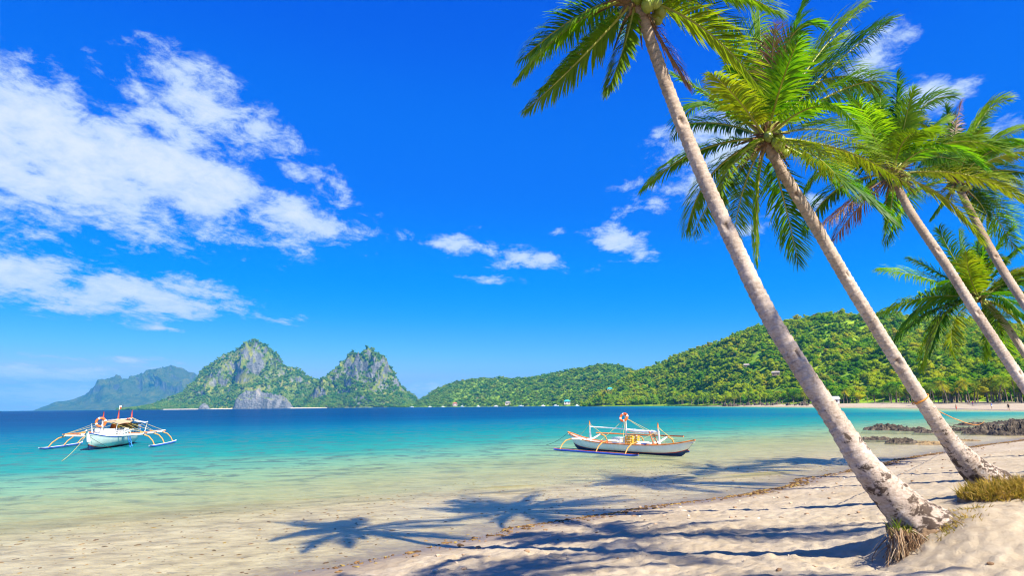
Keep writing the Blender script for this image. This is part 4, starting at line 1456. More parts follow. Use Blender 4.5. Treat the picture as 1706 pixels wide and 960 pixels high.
# ------------------------------------------------------------------ rocks in the shallows
m_rock, nt = mat('black_rock')
geo = nt.n('ShaderNodeNewGeometry')
pos = geo.outputs['Position']
n1 = nt.noise(pos, 2.4, 7, .7)
c = nt.ramp(n1, [(.32, (.02, .016, .012)), (.48, (.065, .050, .038)), (.6, (.15, .115, .08)), (.72, (.27, .20, .13))])
bmp = nt.n('ShaderNodeBump', {'Strength': 1.0, 'Distance': .12, 'Height': nt.noise(pos, 5.0, 7, .75)})
principled(nt, c, .8, .3, bmp)
m_reef, nt = mat('reef_flat')
pos = nt.n('ShaderNodeNewGeometry').outputs['Position']
c = nt.ramp(nt.noise(pos, 2.0, 7, .7), [(.35, (.12, .08, .04)), (.5, (.30, .20, .09)), (.65, (.42, .30, .15))])
bmp = nt.n('ShaderNodeBump', {'Strength': 1.0, 'Distance': .08, 'Height': nt.noise(pos, 5.0, 7, .75)})
principled(nt, c, .8, .3, bmp)


def rock_mesh(rx, ry, hz, seed, m, na=84, nr=36):
    th = np.linspace(0, 2 * math.pi, na + 1)
    rr_ = np.linspace(0, 1, nr)
    TH, RR = np.meshgrid(th, rr_, indexing='ij')
    edge = 1 + .30 * fbm(np.cos(TH) * 1.6, np.sin(TH) * 1.6, octaves=4, seed=seed)
    X, Y = RR * edge * np.cos(TH) * rx, RR * edge * np.sin(TH) * ry
    k = fbm(X * 1.3 + seed, Y * 2.0, octaves=5, seed=seed + 1, ridged=True, gain=.6)
    k2 = fbm(X * .5, Y * .8 + seed, octaves=3, seed=seed + 2)
    k3 = fbm(X * 4.2, Y * 5.5 + seed, octaves=3, seed=seed + 8, ridged=True)
    Z = hz * (np.clip(1 - RR ** 2.2, 0, 1)) * np.clip(.42 + .62 * k + .5 * k2 + .22 * k3, .04, 2) - .10 - .25 * smooth01((RR - .8) / .2)
    X = X + .12 * rx * .3 * fbm(X * 2, Y * 2, Z * 4, octaves=3, seed=seed + 4)
    return quadmesh('rock', np.stack([X, Y, Z], -1), m, smooth=False)


ROCKS = [  # px, py of the near foot, width, height (px), material, label
    (1478, 718, 84, 11, 0, 'black jagged rock, left end of the back rock row'), (1522, 719, 66, 10, 0, 'black rock right behind the second palm trunk, back row'),
    (1424, 732, 34, 6, 0, 'low black rock peeking out beside the nearest palm trunk'), (1458, 734, 62, 9, 0, 'flat black rock in the front rock row, next to the nearest trunk'),
    (1502, 739, 56, 12, 0, 'black rock closing the front row, nearest the second trunk'),
    (1606, 719, 66, 12, 0, 'dark rock just right of the second palm trunk'), (1652, 724, 100, 16, 0, 'large dark rock slab in front of the right rock field'),
    (1706, 726, 110, 18, 0, 'dark rock slab cut by the right edge of the picture'), (1628, 710, 80, 8, 0, 'low dark rock at the back of the right rock field, left part'),
    (1690, 708, 96, 10, 0, 'long dark rock at the back of the right rock field by the edge'), (1545, 722, 50, 7, 0, 'small dark rock between the rock row and the second trunk'),
    (1560, 741, 84, 6, 1, 'flat tan reef shelf left of the second palm trunk'), (1612, 735, 60, 5, 1, 'flat tan reef shelf right of the second palm trunk'), (1532, 736, 26, 4, 1, 'small tan reef stone between two dark rocks'),
    (1575, 713, 40, 7, 0, 'dark rock mostly behind the second palm trunk')]
for i, (px_, py_, wp, hp, mk, lab) in enumerate(ROCKS):
    g = G(px_, py_, 0)
    d_ = (g - CAM) @ _F
    rx = wp / 2 * d_ / FPX
    hz = hp * d_ / FPX
    ry = min(rx * .8, 3.0)
    fwd = np.array([g[0], g[1]]) / math.hypot(g[0], g[1])
    o = link('rock', rock_mesh(rx, ry, hz * 1.15, 500 + i * 7, m_reef if mk else m_rock))
    o.location = (g[0] + fwd[0] * ry * .7, g[1] + fwd[1] * ry * .7, .0)
    o.rotation_euler = (0, 0, -math.atan2(fwd[0], fwd[1]))
    tag(o, lab, 'rock', 'rocks in the shallows')

# boulders at the foot of the jungle hill
r = np.random.default_rng(61)
BM = [rock_mesh(1, .8, 1.5, 620 + i, m_rock, 14, 7) for i in range(4)]
for i in range(46):
    px_ = r.uniform(1205, 1346)
    foot = np.interp(px_, rx_, right_foot)
    s = r.uniform(.9, 2.3)
    v = ray(px_, 660)
    d_ = np.interp(px_, [1205, 1215, 1344, 1350], [545, 525, 388, 380]) + r.uniform(-10, 8)
    o = link('boulder', BM[i % 4])
    o.location = (v[0] * d_, v[1] * d_, .2)
    o.scale = (s, s, s)
    o.rotation_euler = (0, 0, r.uniform(0, 6.28))
    tag(o, 'dark boulder on the shore below the jungle hill', 'boulder', 'boulders below the jungle hill')

# ------------------------------------------------------------------ wrack line, pebbles, litter
m_wrack, nt = mat('wrack')
isl = nt.n('ShaderNodeNewGeometry').outputs['Random Per Island']
principled(nt, nt.ramp(isl, [(0, (.05, .028, .014)), (.45, (.14, .075, .03)), (.8, (.26, .15, .06)), (1, (.30, .22, .05))]), .9, .15)
m_peb, nt = mat('pebble')
isl = nt.n('ShaderNodeNewGeometry').outputs['Random Per Island']
principled(nt, nt.ramp(isl, [(0, (.13, .075, .04)), (.4, (.30, .19, .11)), (.75, (.48, .36, .25)), (1, (.66, .58, .47))]), .85, .2)
_ico = bmesh.new()
bmesh.ops.create_icosphere(_ico, subdivisions=1, radius=1.0)
ICO_V = np.array([v.co[:] for v in _ico.verts])
ICO_F = [tuple(v.index for v in f.verts) for f in _ico.faces]
_ico.free()


def chips(points, smin, smax, r, flat=.5, long=1.0):
    V, F_ = [], []
    for i, p in enumerate(points):
        s = smin + (smax - smin) * r.uniform() ** 3
        a = r.uniform(0, 6.28)
        S = ICO_V * r.uniform(.7, 1.3, (len(ICO_V), 1)) * [s * r.uniform(1, 1 + long), s, s * flat]
        c_, s_ = math.cos(a), math.sin(a)
        S = S @ np.array([[c_, -s_, 0], [s_, c_, 0], [0, 0, 1]]).T
        V.append(S + p)
    n = len(ICO_V)
    Q = np.concatenate([np.array(ICO_F) + n * i for i in range(len(points))])
    return np.concatenate(V), Q


def zero_line(npts, i0, i1):
    """points on the real waterline between shore vertices i0 and i1"""
    seg = SHORE[i0:i1 + 1]
    L_ = np.concatenate([[0], np.cumsum(np.hypot(*np.diff(seg, axis=0).T))])
    s = np.linspace(0, L_[-1], npts)
    p = np.stack([np.interp(s, L_, seg[:, 0]), np.interp(s, L_, seg[:, 1])], 1)
    d = np.gradient(p, axis=0); d /= np.linalg.norm(d, axis=1)[:, None]
    nrm = np.stack([d[:, 1], -d[:, 0]], 1)             # towards land
    offs = np.linspace(-1.6, 1.6, 65)
    Q = p[:, None] + nrm[:, None] * offs[None, :, None]
    z = ground_z(Q[..., 0], Q[..., 1], False)
    k = np.argmax(z > 0.0, axis=1)
    return p + nrm * offs[k][:, None], nrm


wl_, wn_ = zero_line(700, 4, 12)
r = np.random.default_rng(81)
pts = []
dens_ = .5 + .5 * vnoise(np.arange(700) / 22.0, np.zeros(700), seed=8)
for i in range(30000):
    k = r.integers(0, 700)
    far_ = np.interp(k / 700, [0, .06, .14, .3, 1], [.05, .2, .8, 1, 1])
    if r.uniform() > dens_[k] * far_:
        continue
    o_ = r.normal(scale=.06) + .05 + (.5 * r.uniform() ** 4)
    x_, y_ = wl_[k] + wn_[k] * o_
    pts.append((x_, y_))
pts = np.array(pts)
zz_ = ground_z(pts[:, 0], pts[:, 1])
V, Q = chips(np.column_stack([pts, zz_ + .004]), .010, .045, r, .5, 1.6)
tag(link('wrack_line', rawmesh('wrack_line', V, Q, m_wrack, False)), 'line of brown seaweed litter along the edge of the water', 'seaweed', None, 'stuff')
pts = []
for i in range(5200):
    x_, y_ = r.uniform(-5, 26), r.uniform(5.5, 40)
    pts.append((x_, y_))
pts = np.array(pts)
sd = shore_dist(pts[:, 0], pts[:, 1])
keep = (sd > -.2) & (r.uniform(size=len(pts)) < np.where(sd < 3.2, .75, .22))
pts = pts[keep]
zz_ = ground_z(pts[:, 0], pts[:, 1])
V, Q = chips(np.column_stack([pts, zz_ + .004]), .006, .050, r, .65, .6)
tag(link('pebbles', rawmesh('pebbles', V, Q, m_peb, False)), 'small brown and pale coral pebbles scattered over the sand', 'pebbles', None, 'stuff')
pts = []
for i in range(9000):
    x_, y_ = r.uniform(-16, 16), r.uniform(9, 30)
    pts.append((x_, y_))
pts = np.array(pts)
sd = shore_dist(pts[:, 0], pts[:, 1])
pts = pts[(sd < -.3) & (sd > -9)]
zz_ = ground_z(pts[:, 0], pts[:, 1])
V, Q = chips(np.column_stack([pts, zz_]), .006, .034, r, .4, 1.6)
tag(link('seabed_litter', rawmesh('seabed_litter', V, Q, m_wrack, False)), 'bits of weed and coral lying under the shallow water', 'seaweed', None, 'stuff')

# ------------------------------------------------------------------ outrigger boats
m_white = simple('boat_white', (.88, .86, .79), .4, .4, .05, 3.0)
m_mint = simple('boat_pale_green', (.60, .72, .62), .4, .4, .07, 3.0)
m_orange = simple('boat_orange', (.72, .20, .035), .5, .35, .14, 5.0)
m_red = simple('boat_red', (.52, .055, .02), .5, .35, .12, 5.0)
m_blue = simple('boat_blue', (.022, .10, .46), .45, .4, .12, 4.0)
m_navy = simple('boat_navy', (.012, .05, .16), .5, .35, .2, 4.0)
m_buoy = simple('buoy_orange', (.82, .13, .015), .45, .4, .06, 6.0)
m_bamboo = simple('bamboo', (.62, .30, .075), .5, .3, .16, 9.0)
m_tarp = simple('tarp_white', (.80, .80, .80), .7, .2, .04, 2.0)
m_tan = simple('tarp_tan', (.50, .33, .19), .75, .2, .08, 2.0)
m_vest = simple('vest_orange', (.80, .17, .02), .7, .2, .12, 12.0)
m_yellow = simple('vest_yellow', (.80, .42, .03), .7, .2, .12, 12.0)
m_rope_y = simple('rope_yellow', (.62, .50, .16), .8, .2, .1, 20.0)
m_rope_d = simple('rope_dark', (.05, .06, .06), .8, .2, .1, 20.0)
m_rope_o = simple('rope_orange', (.75, .30, .05), .8, .2, .1, 20.0)
m_lad = simple('ladder_blue', (.03, .20, .55), .5, .35, .1, 6.0)
m_wood = simple('ladder_wood', (.42, .12, .05), .6, .3, .15, 8.0)
m_dark = simple('cabin_dark', (.09, .045, .035), .6, .3, .2, 6.0)


def hull_sections(L, beam, keel, sheer, rise_b, rise_s, n=41, rake_b=.9, rake_s=.7):
    """columns of (x, half-breadth, keel z, sheer z); bow at +x"""
    u = np.linspace(-1, 1, n)
    half = beam / 2 * np.clip(1 - np.abs(u) ** 2.6, 0, 1) ** .75 + .012
    sh = sheer + np.where(u > 0, rise_b, rise_s) * np.abs(u) ** 3.2
    kl = keel + (np.where(u > 0, .25, .25)) * np.abs(u) ** 6
    return u, half, kl, sh


def loft(u, half, kl, sh, L, levels, rake):
    """grid of points for one side set of heights (fractions between keel and sheer)"""
    rows = []
    for f_ in levels:
        z = kl + (sh - kl) * f_
        y = half * np.sin(np.clip(.18 + .82 * f_, 0, 1) * math.pi / 2) ** .8 * (.35 + .65 * min(1, f_ * 2.2))
        x = u * L / 2 * (1 - rake * (1 - f_) * np.abs(u) ** 3)
        rows.append(np.stack([x, y, z], -1))
    return np.array(rows)


def make_hull(e, L, beam, keel, sheer, rb, rs, main_m, band_m, line_m, rail_m, band=.40, rake=.16):
    u, half, kl, sh = hull_sections(L, beam, keel, sheer, rb, rs)

    def part(name, m, levels):
        mb = MB()
        A = loft(u, half, kl, sh, L, levels, rake)
        mb.grid(A)
        mb.grid(A * [1, -1, 1], flip=True)
        return mb.build(name, m, e)
    part('hull', main_m, np.linspace(band + .05, 1.0, 7))
    part('bottom_paint', band_m, np.linspace(0, band, 6))
    part('stripe', line_m, [band, band + .05])
    top = loft(u, half, kl, sh, L, [1.0], rake)[0]
    for sg in (-1, 1):
        MB().tube(top * [1, sg, 1] + [0, 0, .01], .03, 6).build('gunwale', rail_m, e)
    # deck a little below the rail
    dk = MB()
    inner = loft(u, half * .97, kl, sh - .10, L, [1.0], rake)[0]
    dk.grid(np.array([inner, inner * [1, 0, 1] + [0, 0, .015], inner * [1, -1, 1]]))
    dk.build('deck', m_white if main_m is not m_mint else simple('deck_grey', (.55, .56, .54), .6, .3, .08, 3.0), e)
    return top


def life_ring(e, c, R_, r_, axis):
    o = MB().torus(c, R_, r_, axis).build('life_ring', m_buoy, e)
    for k in range(4):
        a = k * math.pi / 2 + .4
        MB().torus(c, R_, r_ * 1.09, axis, n=5, k=10, arc=(a - .16, a + .16)).build('white_band', m_white, o)
    return o


def rope(e, a, b, m, sag=.05, rad_=.008, name='stay_rope'):
    a, b = np.array(a, float), np.array(b, float)
    pts_ = [a + (b - a) * t - np.array([0, 0, 4 * sag * t * (1 - t)]) for t in np.linspace(0, 1, 9)]
    return MB().tube(pts_, rad_, 4).build(name, m, e)


# --- the near boat, broadside
qa, qb = G(958, 748, 0), G(1143, 761, 0)
mid_ = (qa + qb) / 2
ang = math.atan2(qb[1] - qa[1], qb[0] - qa[0])
BL = float(np.linalg.norm(qb - qa)) + 1.15
e = empty('outrigger_boat', (mid_[0], mid_[1], 0), ang)
tag(e, 'slim white outrigger boat with orange trim, broadside in the shallows on the right', 'boat', 'outrigger boats')
boatB = e
make_hull(e, BL, .85, -.14, .41, .34, .48, m_white, m_navy, m_red, m_orange, band=.34, rake=.14)
u_ = .5 * BL
for (xm, zt, tipl) in ((-u_ * .58, 1.55, .22), (.15, 1.98, .16), (u_ * .52, 1.50, .24)):
    MB().tube([(xm, 0, .25), (xm - .03, 0, .9), (xm - .05, 0, zt - tipl)], [.05, .045, .036], 8).build('mast', m_white, e)
    MB().tube([(xm - .05, 0, zt - tipl), (xm - .06, 0, zt)], [.04, .018], 8).build('mast_tip', m_orange, e)
MB().tube([(-u_ * .58, .03, 1.22), (.12, .03, 1.15)], .028, 7).build('boom', m_white, e)
MB().tube([(.12, .03, 1.15), (u_ * .52, .03, 1.08)], .026, 7).build('boom', m_white, e)
aw = []
for t in np.linspace(0, 1, 14):
    for f_ in np.linspace(0, 2 * math.pi, 11):
        rr__ = (.085 + .018 * math.sin(t * 23 + f_ * 2)) * (1 if .02 < t < .98 else .6)
        aw.append((.2 + t * (u_ * .52 - .25), .03 + rr__ * math.cos(f_) * 1.3, 1.10 - .05 * t + rr__ * math.sin(f_) - .03 * math.sin(t * math.pi)))
MB().grid(np.array(aw).reshape(14, 11, 3)).build('furled_awning', m_tarp, e)
life_ring(e, (.08, -.10, 1.74), .20, .055, (.25, -1, .55))
XA = (-u_ * .66, -.15, u_ * .42)
for sg in (-1, 1):
    oy = 1.75 * sg
    x0, x1 = XA[0] - .65, XA[2] + .75
    fp = [np.array([x0, oy, .06]), np.array([x0 + .4, oy, .035])] + [np.array([x0 + .4 + (x1 - x0 - .8) * t, oy, .03]) for t in (.25, .5, .75, 1)] + [np.array([x1, oy, .07])]
    MB().tube(fp, [.03, .055, .06, .06, .06, .055, .03], 8).build('outrigger_float', m_blue, e)
    MB().tube([p + np.array([0, -.02 * sg, .055]) for p in fp], [.02, .03, .03, .03, .03, .03, .02], 6).build('float_trim', m_red, e)
    for xa in XA:
        pts_ = [(xa, .10 * sg, .52), (xa, .55 * sg, .58), (xa, 1.05 * sg, .60 + (.18 if sg > 0 else 0)), (xa - .03, 1.40 * sg, .53 + (.14 if sg > 0 else 0)), (xa - .07, 1.62 * sg, .34), (xa - .10, 1.76 * sg, .08)]
        MB().tube(pts_[:3], [.055, .05, .045], 7).build('cross_beam', m_white, e)
        MB().tube(pts_[2:], [.036, .034, .031, .024], 7).build('outrigger_arm', m_bamboo, e)
    if sg > 0:
        MB().tube([(x0 + .3, 1.05 * sg, .84), (0, 1.05 * sg, .83), (x1 + .3, 1.05 * sg, .84)], .035, 7).build('bamboo_rail', m_orange, e)
MB().box((-.35, -.05, .55), (.62, .5, .30)).build('white_box', m_white, e, smooth=False)
MB().box((-.33, -.05, .715), (.66, .54, .04)).build('box_lid', m_white, e, smooth=False)
bk = MB()
for k in range(5):
    bk.box((.52, -.22, .46 + k * .085), (.52, .03, .045))
    bk.box((.52, .22, .46 + k * .085), (.52, .03, .045))
    bk.box((.27, 0, .46 + k * .085), (.03, .44, .045))
    bk.box((.77, 0, .46 + k * .085), (.03, .44, .045))
for sx_ in (.28, .52, .76):
    for sy_ in (-.235, .235):
        bk.box((sx_, sy_, .63), (.045, .025, .42))
bk.build('orange_crate', m_yellow, e, smooth=False)
ld = e
lad = MB()
la, lb = np.array([u_ * .50, -.18, .42]), np.array([u_ * .40, -.02, 1.10])
lad.tube([la + [0, -.10, 0], lb + [0, -.10, 0]], .028, 6)
lad.tube([la + [0, .16, 0], lb + [0, .16, 0]], .028, 6)
lo = lad.build('ladder', m_wood, e)
for t in np.linspace(.12, .92, 6):
    q = la + (lb - la) * t
    MB().tube([q + [0, -.10, 0], q + [0, .16, 0]], .018, 5).build('rung', m_orange, lo)
for (a, b) in [((-u_ * .6, 0, 1.35), (-u_ * .78, -.1, .62)), ((.1, 0, 1.72), (-u_ * .35, 1.05, .66)), ((.1, 0, 1.72), (XA[1] - .5, -1.05, .60)), ((.1, 0, 1.72), (u_ * .62, 0, .55)), ((.1, 0, 1.72), (XA[1] + .9, -.9, .55)),
               ((.1, 0, 1.72), (XA[2], 1.05, .66)), ((u_ * .52, 0, 1.28), (u_ * .75, 0, .60)), ((u_ * .5, 0, 1.28), (XA[2] + .5, 1.05, .66)), ((-u_ * .58, 0, 1.35), (XA[0] + .5, 1.05, .66)), ((u_ * .5, 0, 1.1), (XA[2] - .3, -.9, .58))]:
    rope(e, a, b, m_rope_y, .02, .0085)
rope(e, (-u_ * .98, 0, .9), (-u_ - 3.2, .9, .02), m_rope_d, .12, .010, 'mooring_line')
for (x_, m_, s_) in ((-1.6, m_red, .22), (1.1, m_white, .3), (1.45, m_blue, .2)):
    MB().grid(lump((x_, 0, .42), (s_, .22, .09), int(x_ * 10) + 60, .3, 9)).build('gear_bundle', m_, e)

# --- the tour boat, bow on
qa, qb = G(147, 751, 0), G(224, 738, 0)
mid_ = (qa + qb) / 2
ang = math.atan2(qa[1] - qb[1], qa[0] - qb[0])
AL = float(np.linalg.norm(qb - qa)) + .9
e = empty('outrigger_boat', (mid_[0], mid_[1], 0), ang)
tag(e, 'larger pale green outrigger boat with awnings and blue ladder, on the left', 'boat', 'outrigger boats')
boatA = e
top = make_hull(e, AL, 1.55, -.18, .66, .38, .10, m_mint, m_navy, m_red, m_blue, band=.26, rake=.10)
ua = AL / 2
MB().tube([(ua * .93, 0, .55), (ua * 1.0, 0, 1.05), (ua * 1.03, 0, 1.20)], [.10, .09, .05], 8).build('stem_post', m_white, e)
# low white side benches and seats
for sg in (-1, 1):
    sb = MB()
    for zz__ in (.78, .92, 1.04):
        sb.box((-.4, .66 * sg, zz__), (5.4, .035, .075))
    for xs in np.linspace(-3.0, 2.2, 9):
        sb.box((xs, .66 * sg, .84), (.07, .045, .46))
    sb.build('side_rail', m_white, e, smooth=False)
for k, xs in enumerate((2.3, 1.3, .3, -.7)):
    MB().box((xs, 0, .80), (.46, 1.15, .28)).box((xs - .24, 0, 1.00), (.07, 1.15, .40), rot=Matrix.Rotation(-.25, 3, 'Y')).build('bench', m_white, e, smooth=False)
MB().box((1.75, -.34, .84), (.06, .50, .18)).box((1.75, .34, .84), (.06, .50, .18)).build('bench_shade_panel', m_dark, e, smooth=False)  # dark panels standing in for the shade inside the bench openings
cb = MB().box((-2.35, .05, 1.02), (1.5, 1.05, .72)).build('cabin', m_bamboo, e, smooth=False)
MB().box((-2.35, .05, 1.42), (1.8, 1.30, .07)).build('roof', m_orange, cb, smooth=False)
MB().box((-1.585, -.18, 1.00), (.03, .36, .50)).build('door', m_dark, cb, smooth=False)
MB().box((-2.35, .585, 1.10), (.8, .03, .30)).build('window', m_dark, cb, smooth=False)
for k in range(4):
    MB().box((-3.75, 0, .84 + k * .14), (.9, 1.0, .05)).build('stern_slat', m_white if k % 2 else m_orange, e, smooth=False)
for (xm, ym, zt, tl) in ((2.35, -.10, 2.35, .55), (-.35, 0, 2.45, .62), (-3.0, .10, 2.42, .58)):
    zt -= .05
    MB().tube([(xm, ym, .5), (xm - .04, ym, 1.2), (xm - .10, ym, zt - tl)], [.065, .055, .05], 8).build('mast', m_white, e)
    MB().tube([(xm - .10, ym, zt - tl), (xm - .16, ym, zt)], [.055, .022], 8).build('mast_tip', m_red, e)
fl = MB()
fx = []
for i, t in enumerate(np.linspace(0, 1, 8)):
    for z_ in (0, .11, .22):
        fx.append((-.52 - .34 * t, .10 * math.sin(t * 5), 2.44 + z_ + .03 * math.sin(t * 4)))
MB().tube([(-.50, 0, 2.38), (-.53, 0, 2.70)], .012, 6).build('flag_pole', m_white, e)
gridf = np.array(fx).reshape(8, 3, 3)
MB().grid(gridf[:, :2]).build('flag_stripe', m_red, e)
MB().grid(gridf[:, 1:]).build('flag_stripe', m_tarp, e)


def awning(x0, x1, w0, w1, z0, z1, sag, m, name):
    V = []
    for t in np.linspace(0, 1, 15):
        row = []
        for s_ in np.linspace(-1, 1, 11):
            x = x0 + (x1 - x0) * t
            zc = z0 + (z1 - z0) * t - sag * 4 * t * (1 - t) * .7 - .10 * abs(s_) ** 2 - .025 * math.sin(s_ * 7 + t * 9)
            row.append((x, s_ * (w0 + (w1 - w0) * t), zc))
        V.append(row)
    return MB().grid(np.array(V)).build(name, m, e)


awning(2.2, -.35, .75, .95, 1.62, 1.74, .10, m_tan, 'awning')
awning(-.45, -3.4, 1.0, 1.15, 1.78, 1.62, .14, m_tarp, 'awning')
MB().tube([(2.3, 0, 1.70), (-3.1, 0, 1.76)], .035, 7).build('ridge_pole', m_white, e)
for (xs, ys) in ((-3.4, 1.1), (-3.4, -1.1), (2.2, -.75), (2.2, .75)):
    MB().tube([(xs, ys * .85, .7), (xs, ys, 1.56)], .022, 6).build('awning_post', m_white, e)
life_ring(e, (2.42, -.16, 1.62), .26, .068, (1, .35, .15))
for k, (x_, y_, z_, m_) in enumerate([(.9, .1, 1.18, m_vest), (.95, .28, 1.04, m_yellow), (.8, -.06, 1.02, m_vest), (.98, .18, 1.32, m_vest), (-.9, .5, 1.62, m_red), (.85, .34, 1.20, m_yellow)]):
    MB().grid(lump((x_, y_, z_), (.10, .17, .20), 40 + k, .35, 10)).build('life_vest', m_, e)
# boarding plank and ladder over the near side
lp = MB()
MB().box((1.15, .95, .92), (.50, .95, .06), rot=Matrix.Rotation(.42, 3, 'X')).build('boarding_plank', m_white, e, smooth=False)
l0, l1 = np.array([1.15, 1.40, -.10]), np.array([1.15, 1.16, .74])
lad = MB()
for sx_ in (-.22, .22):
    lad.tube([l0 + [sx_, 0, 0], l1 + [sx_, 0, 0]], .034, 6)
lo = lad.build('ladder', m_lad, e)
for t in np.linspace(.12, .9, 4):
    q = l0 + (l1 - l0) * t
    MB().tube([q + [-.22, 0, 0], q + [.22, 0, 0]], .028, 5).build('rung', m_lad, lo)
XB = (1.9, -.6, -3.0)
for sg in (-1, 1):
    oy = 3.05 * sg
    for xa in XB:
        MB().tube([(xa, 0, .74), (xa, 1.2 * sg, .76), (xa, 2.35 * sg, .80)], [.06, .055, .05], 7).build('cross_beam', m_white, e)
        MB().tube([(xa, 1.4 * sg, .88), (xa, 2.45 * sg, .88)], [.035, .035], 6).build('beam_pole', m_orange, e)
        MB().tube([(xa, 2.2 * sg, .80), (xa + .12, 2.6 * sg, .66), (xa + .28, 2.88 * sg, .40), (xa + .40, oy, .10)], [.044, .040, .035, .026], 7).build('outrigger_arm', m_bamboo, e)
    x0, x1 = XB[2] - .6, XB[0] + 1.7
    fp = [np.array([x0 + (x1 - x0) * t, oy, .05 + .05 * (2 * t - 1) ** 4]) for t in np.linspace(0, 1, 9)]
    fl_ = MB().tube(fp, [.03, .06, .065, .065, .065, .065, .065, .055, .025], 8).build('outrigger_float', m_blue, e)
    MB().tube([p + np.array([0, 0, .065]) for p in fp], .026, 6).build('float_trim', m_white, e)
    MB().tube([(XB[2] - .3, 2.32 * sg, .90), (XB[0] + .3, 2.32 * sg, .90)], .035, 6).build('bamboo_rail', m_white if sg > 0 else m_bamboo, e)
    for (a, b) in [((2.25, -.1, 1.75), (XB[0], 2.32 * sg, .9)), ((-.45, 0, 1.80), (XB[0], 2.32 * sg, .9)), ((-.45, 0, 1.80), (XB[1], 2.32 * sg, .9)), ((-3.1, .1, 1.85), (XB[2], 2.32 * sg, .9)), ((-3.1, .1, 1.85), (XB[1], 2.32 * sg, .9))]:
        rope(e, a, b, m_rope_y, .03, .010)
_q = G(100, 771, -.02) - mid_
rope(e, (ua * .98, -.05, .95), (_q[0] * math.cos(ang) + _q[1] * math.sin(ang), -_q[0] * math.sin(ang) + _q[1] * math.cos(ang), -.02), m_rope_y, .15, .012, 'mooring_line')
rope(e, (ua * .97, .05, .85), (ua * .80, 1.2, -.02), m_rope_d, .05, .012, 'mooring_line')

# rope tied round the second palm and led out to the rocks
ra_, rb_ = P(1538, 677, 12.12), P(1640, 702, 66.0)
rope_e = empty('orange_rope', P(1530, 672, 11.86))
tag(rope_e, 'orange rope tied round the second palm trunk and led to the rocks', 'rope')
rb0 = np.array(rope_e.location)
rope(rope_e, P(1543, 676, 11.75) - rb0, G(1640, 702, .35) - rb0, m_rope_o, .35, .012, 'line')
cc = P(1533, 664, 11.86)
for k in range(2):
    tdir = P(1462, 550, 11.93) - P(1580, 732, 11.8)
    MB().torus(cc - rb0 - [0, 0, .03 * k], .142, .008, tdir + np.array([0, .3 * k, 0]), n=28, k=6).build('knot_loop', m_rope_o, rope_e)

# ------------------------------------------------------------------ far boats, houses, people
r = np.random.default_rng(91)
GFB = 'far boats moored along the shore'
for i, (px_, dd_, Lb, mast) in enumerate([(686, 1960, 13, 14), (716, 1900, 11, 16), (738, 1880, 9, 8), (770, 1760, 12, 9), (797, 1700, 9, 7), (826, 1560, 11, 7), (868, 1480, 12, 6), (905, 1400, 9, 5), (926, 1330, 12, 5), (962, 1240, 8, 4)]):
    v = ray(px_, 680)
    e = empty('moored_boat', (v[0] * dd_, v[1] * dd_, 0), r.uniform(-.4, .4))
    e['far'] = 1
    tag(e, ['first', 'second', 'third', 'fourth', 'fifth', 'sixth', 'seventh', 'eighth', 'ninth', 'last'][i] + ' tiny white boat from the left, moored off the shore below the middle hill', 'boat', GFB)
    u2, hf, kl, sh = hull_sections(Lb, Lb * .24, -.4, 1.5, .7, .2, 15)
    A = loft(u2, hf, kl, sh, Lb, np.linspace(0, 1, 4), .14)
    MB().grid(A).grid(A * [1, -1, 1], flip=True).build('hull', m_white, e)
    MB().box((-.5, 0, 2.0), (Lb * .4, Lb * .17, 1.5), taper=.85).build('cabin', m_white, e, smooth=False)
    MB().tube([(.6, 0, 1), (.6, 0, 1 + mast)], [.14, .07], 5).build('mast', m_white, e)


def hill_hit(V, sil_x0, res, px_, py_):
    i = int(round((px_ - sil_x0) / res))
    for j in range(V.shape[1]):
        q = V[i, j] - CAM
        yy = 480 - FPX * (q @ _U) / (q @ _F)
        if yy <= py_:
            return V[i, j]
    return V[i, -1]


def house(p, w_, d_, h_, wall_m, roof_m, label, hip=True):
    e = empty('house', tuple(p), math.atan2(p[1], p[0]) - math.pi / 2)
    tag(e, label, 'house')
    MB().box((0, 0, h_ / 2), (w_, d_, h_)).build('wall', wall_m, e, smooth=False)
    k = .25 if hip else .48
    rf = MB().add([(-w_ * .6, -d_ * .6, h_), (w_ * .6, -d_ * .6, h_), (w_ * .6, d_ * .6, h_), (-w_ * .6, d_ * .6, h_), (-w_ * k, 0, h_ * 1.55), (w_ * k, 0, h_ * 1.55)],
                  [(0, 1, 5, 4), (1, 2, 5), (2, 3, 4, 5), (3, 0, 4), (3, 2, 1, 0)])
    rf.build('roof', roof_m, e, smooth=False)
    for x_ in (-.28, .28):
        MB().box((x_ * w_, -d_ / 2 - .02, h_ * .55), (w_ * .16, .06, h_ * .4)).build('window', m_dark, e, smooth=False)
    return e


m_hutw = simple('wall_wood', (.28, .20, .14), .8, .2, .1, .6)
m_teal = simple('roof_teal', (.06, .42, .42), .5, .3, .1, .6)
m_grey = simple('roof_grey', (.30, .26, .23), .7, .2, .12, .6)
m_pink = simple('wall_pink', (.62, .50, .42), .8, .2, .08, .6)
m_redroof = simple('roof_red', (.42, .12, .07), .7, .2, .12, .6)
q = hill_hit(right_v, 972, 2.0, 1016, 655)
house(q + [0, 0, 1.5], 7, 6, 4, m_pink, m_teal, 'small house with a teal roof on the wooded slope')
q = hill_hit(right_v, 972, 2.0, 1240, 619)
house(q + [0, 0, 2.2], 5, 4, 2.8, m_hutw, m_grey, 'upper grey-roofed hut among the jungle trees left of the nearest palm', False)
q = hill_hit(right_v, 972, 2.0, 1286, 632)
house(q + [0, 0, 2.2], 6, 4, 2.6, m_hutw, m_grey, 'lower grey-roofed hut among the jungle trees beside the nearest palm', False)
v = ray(1388, 672)
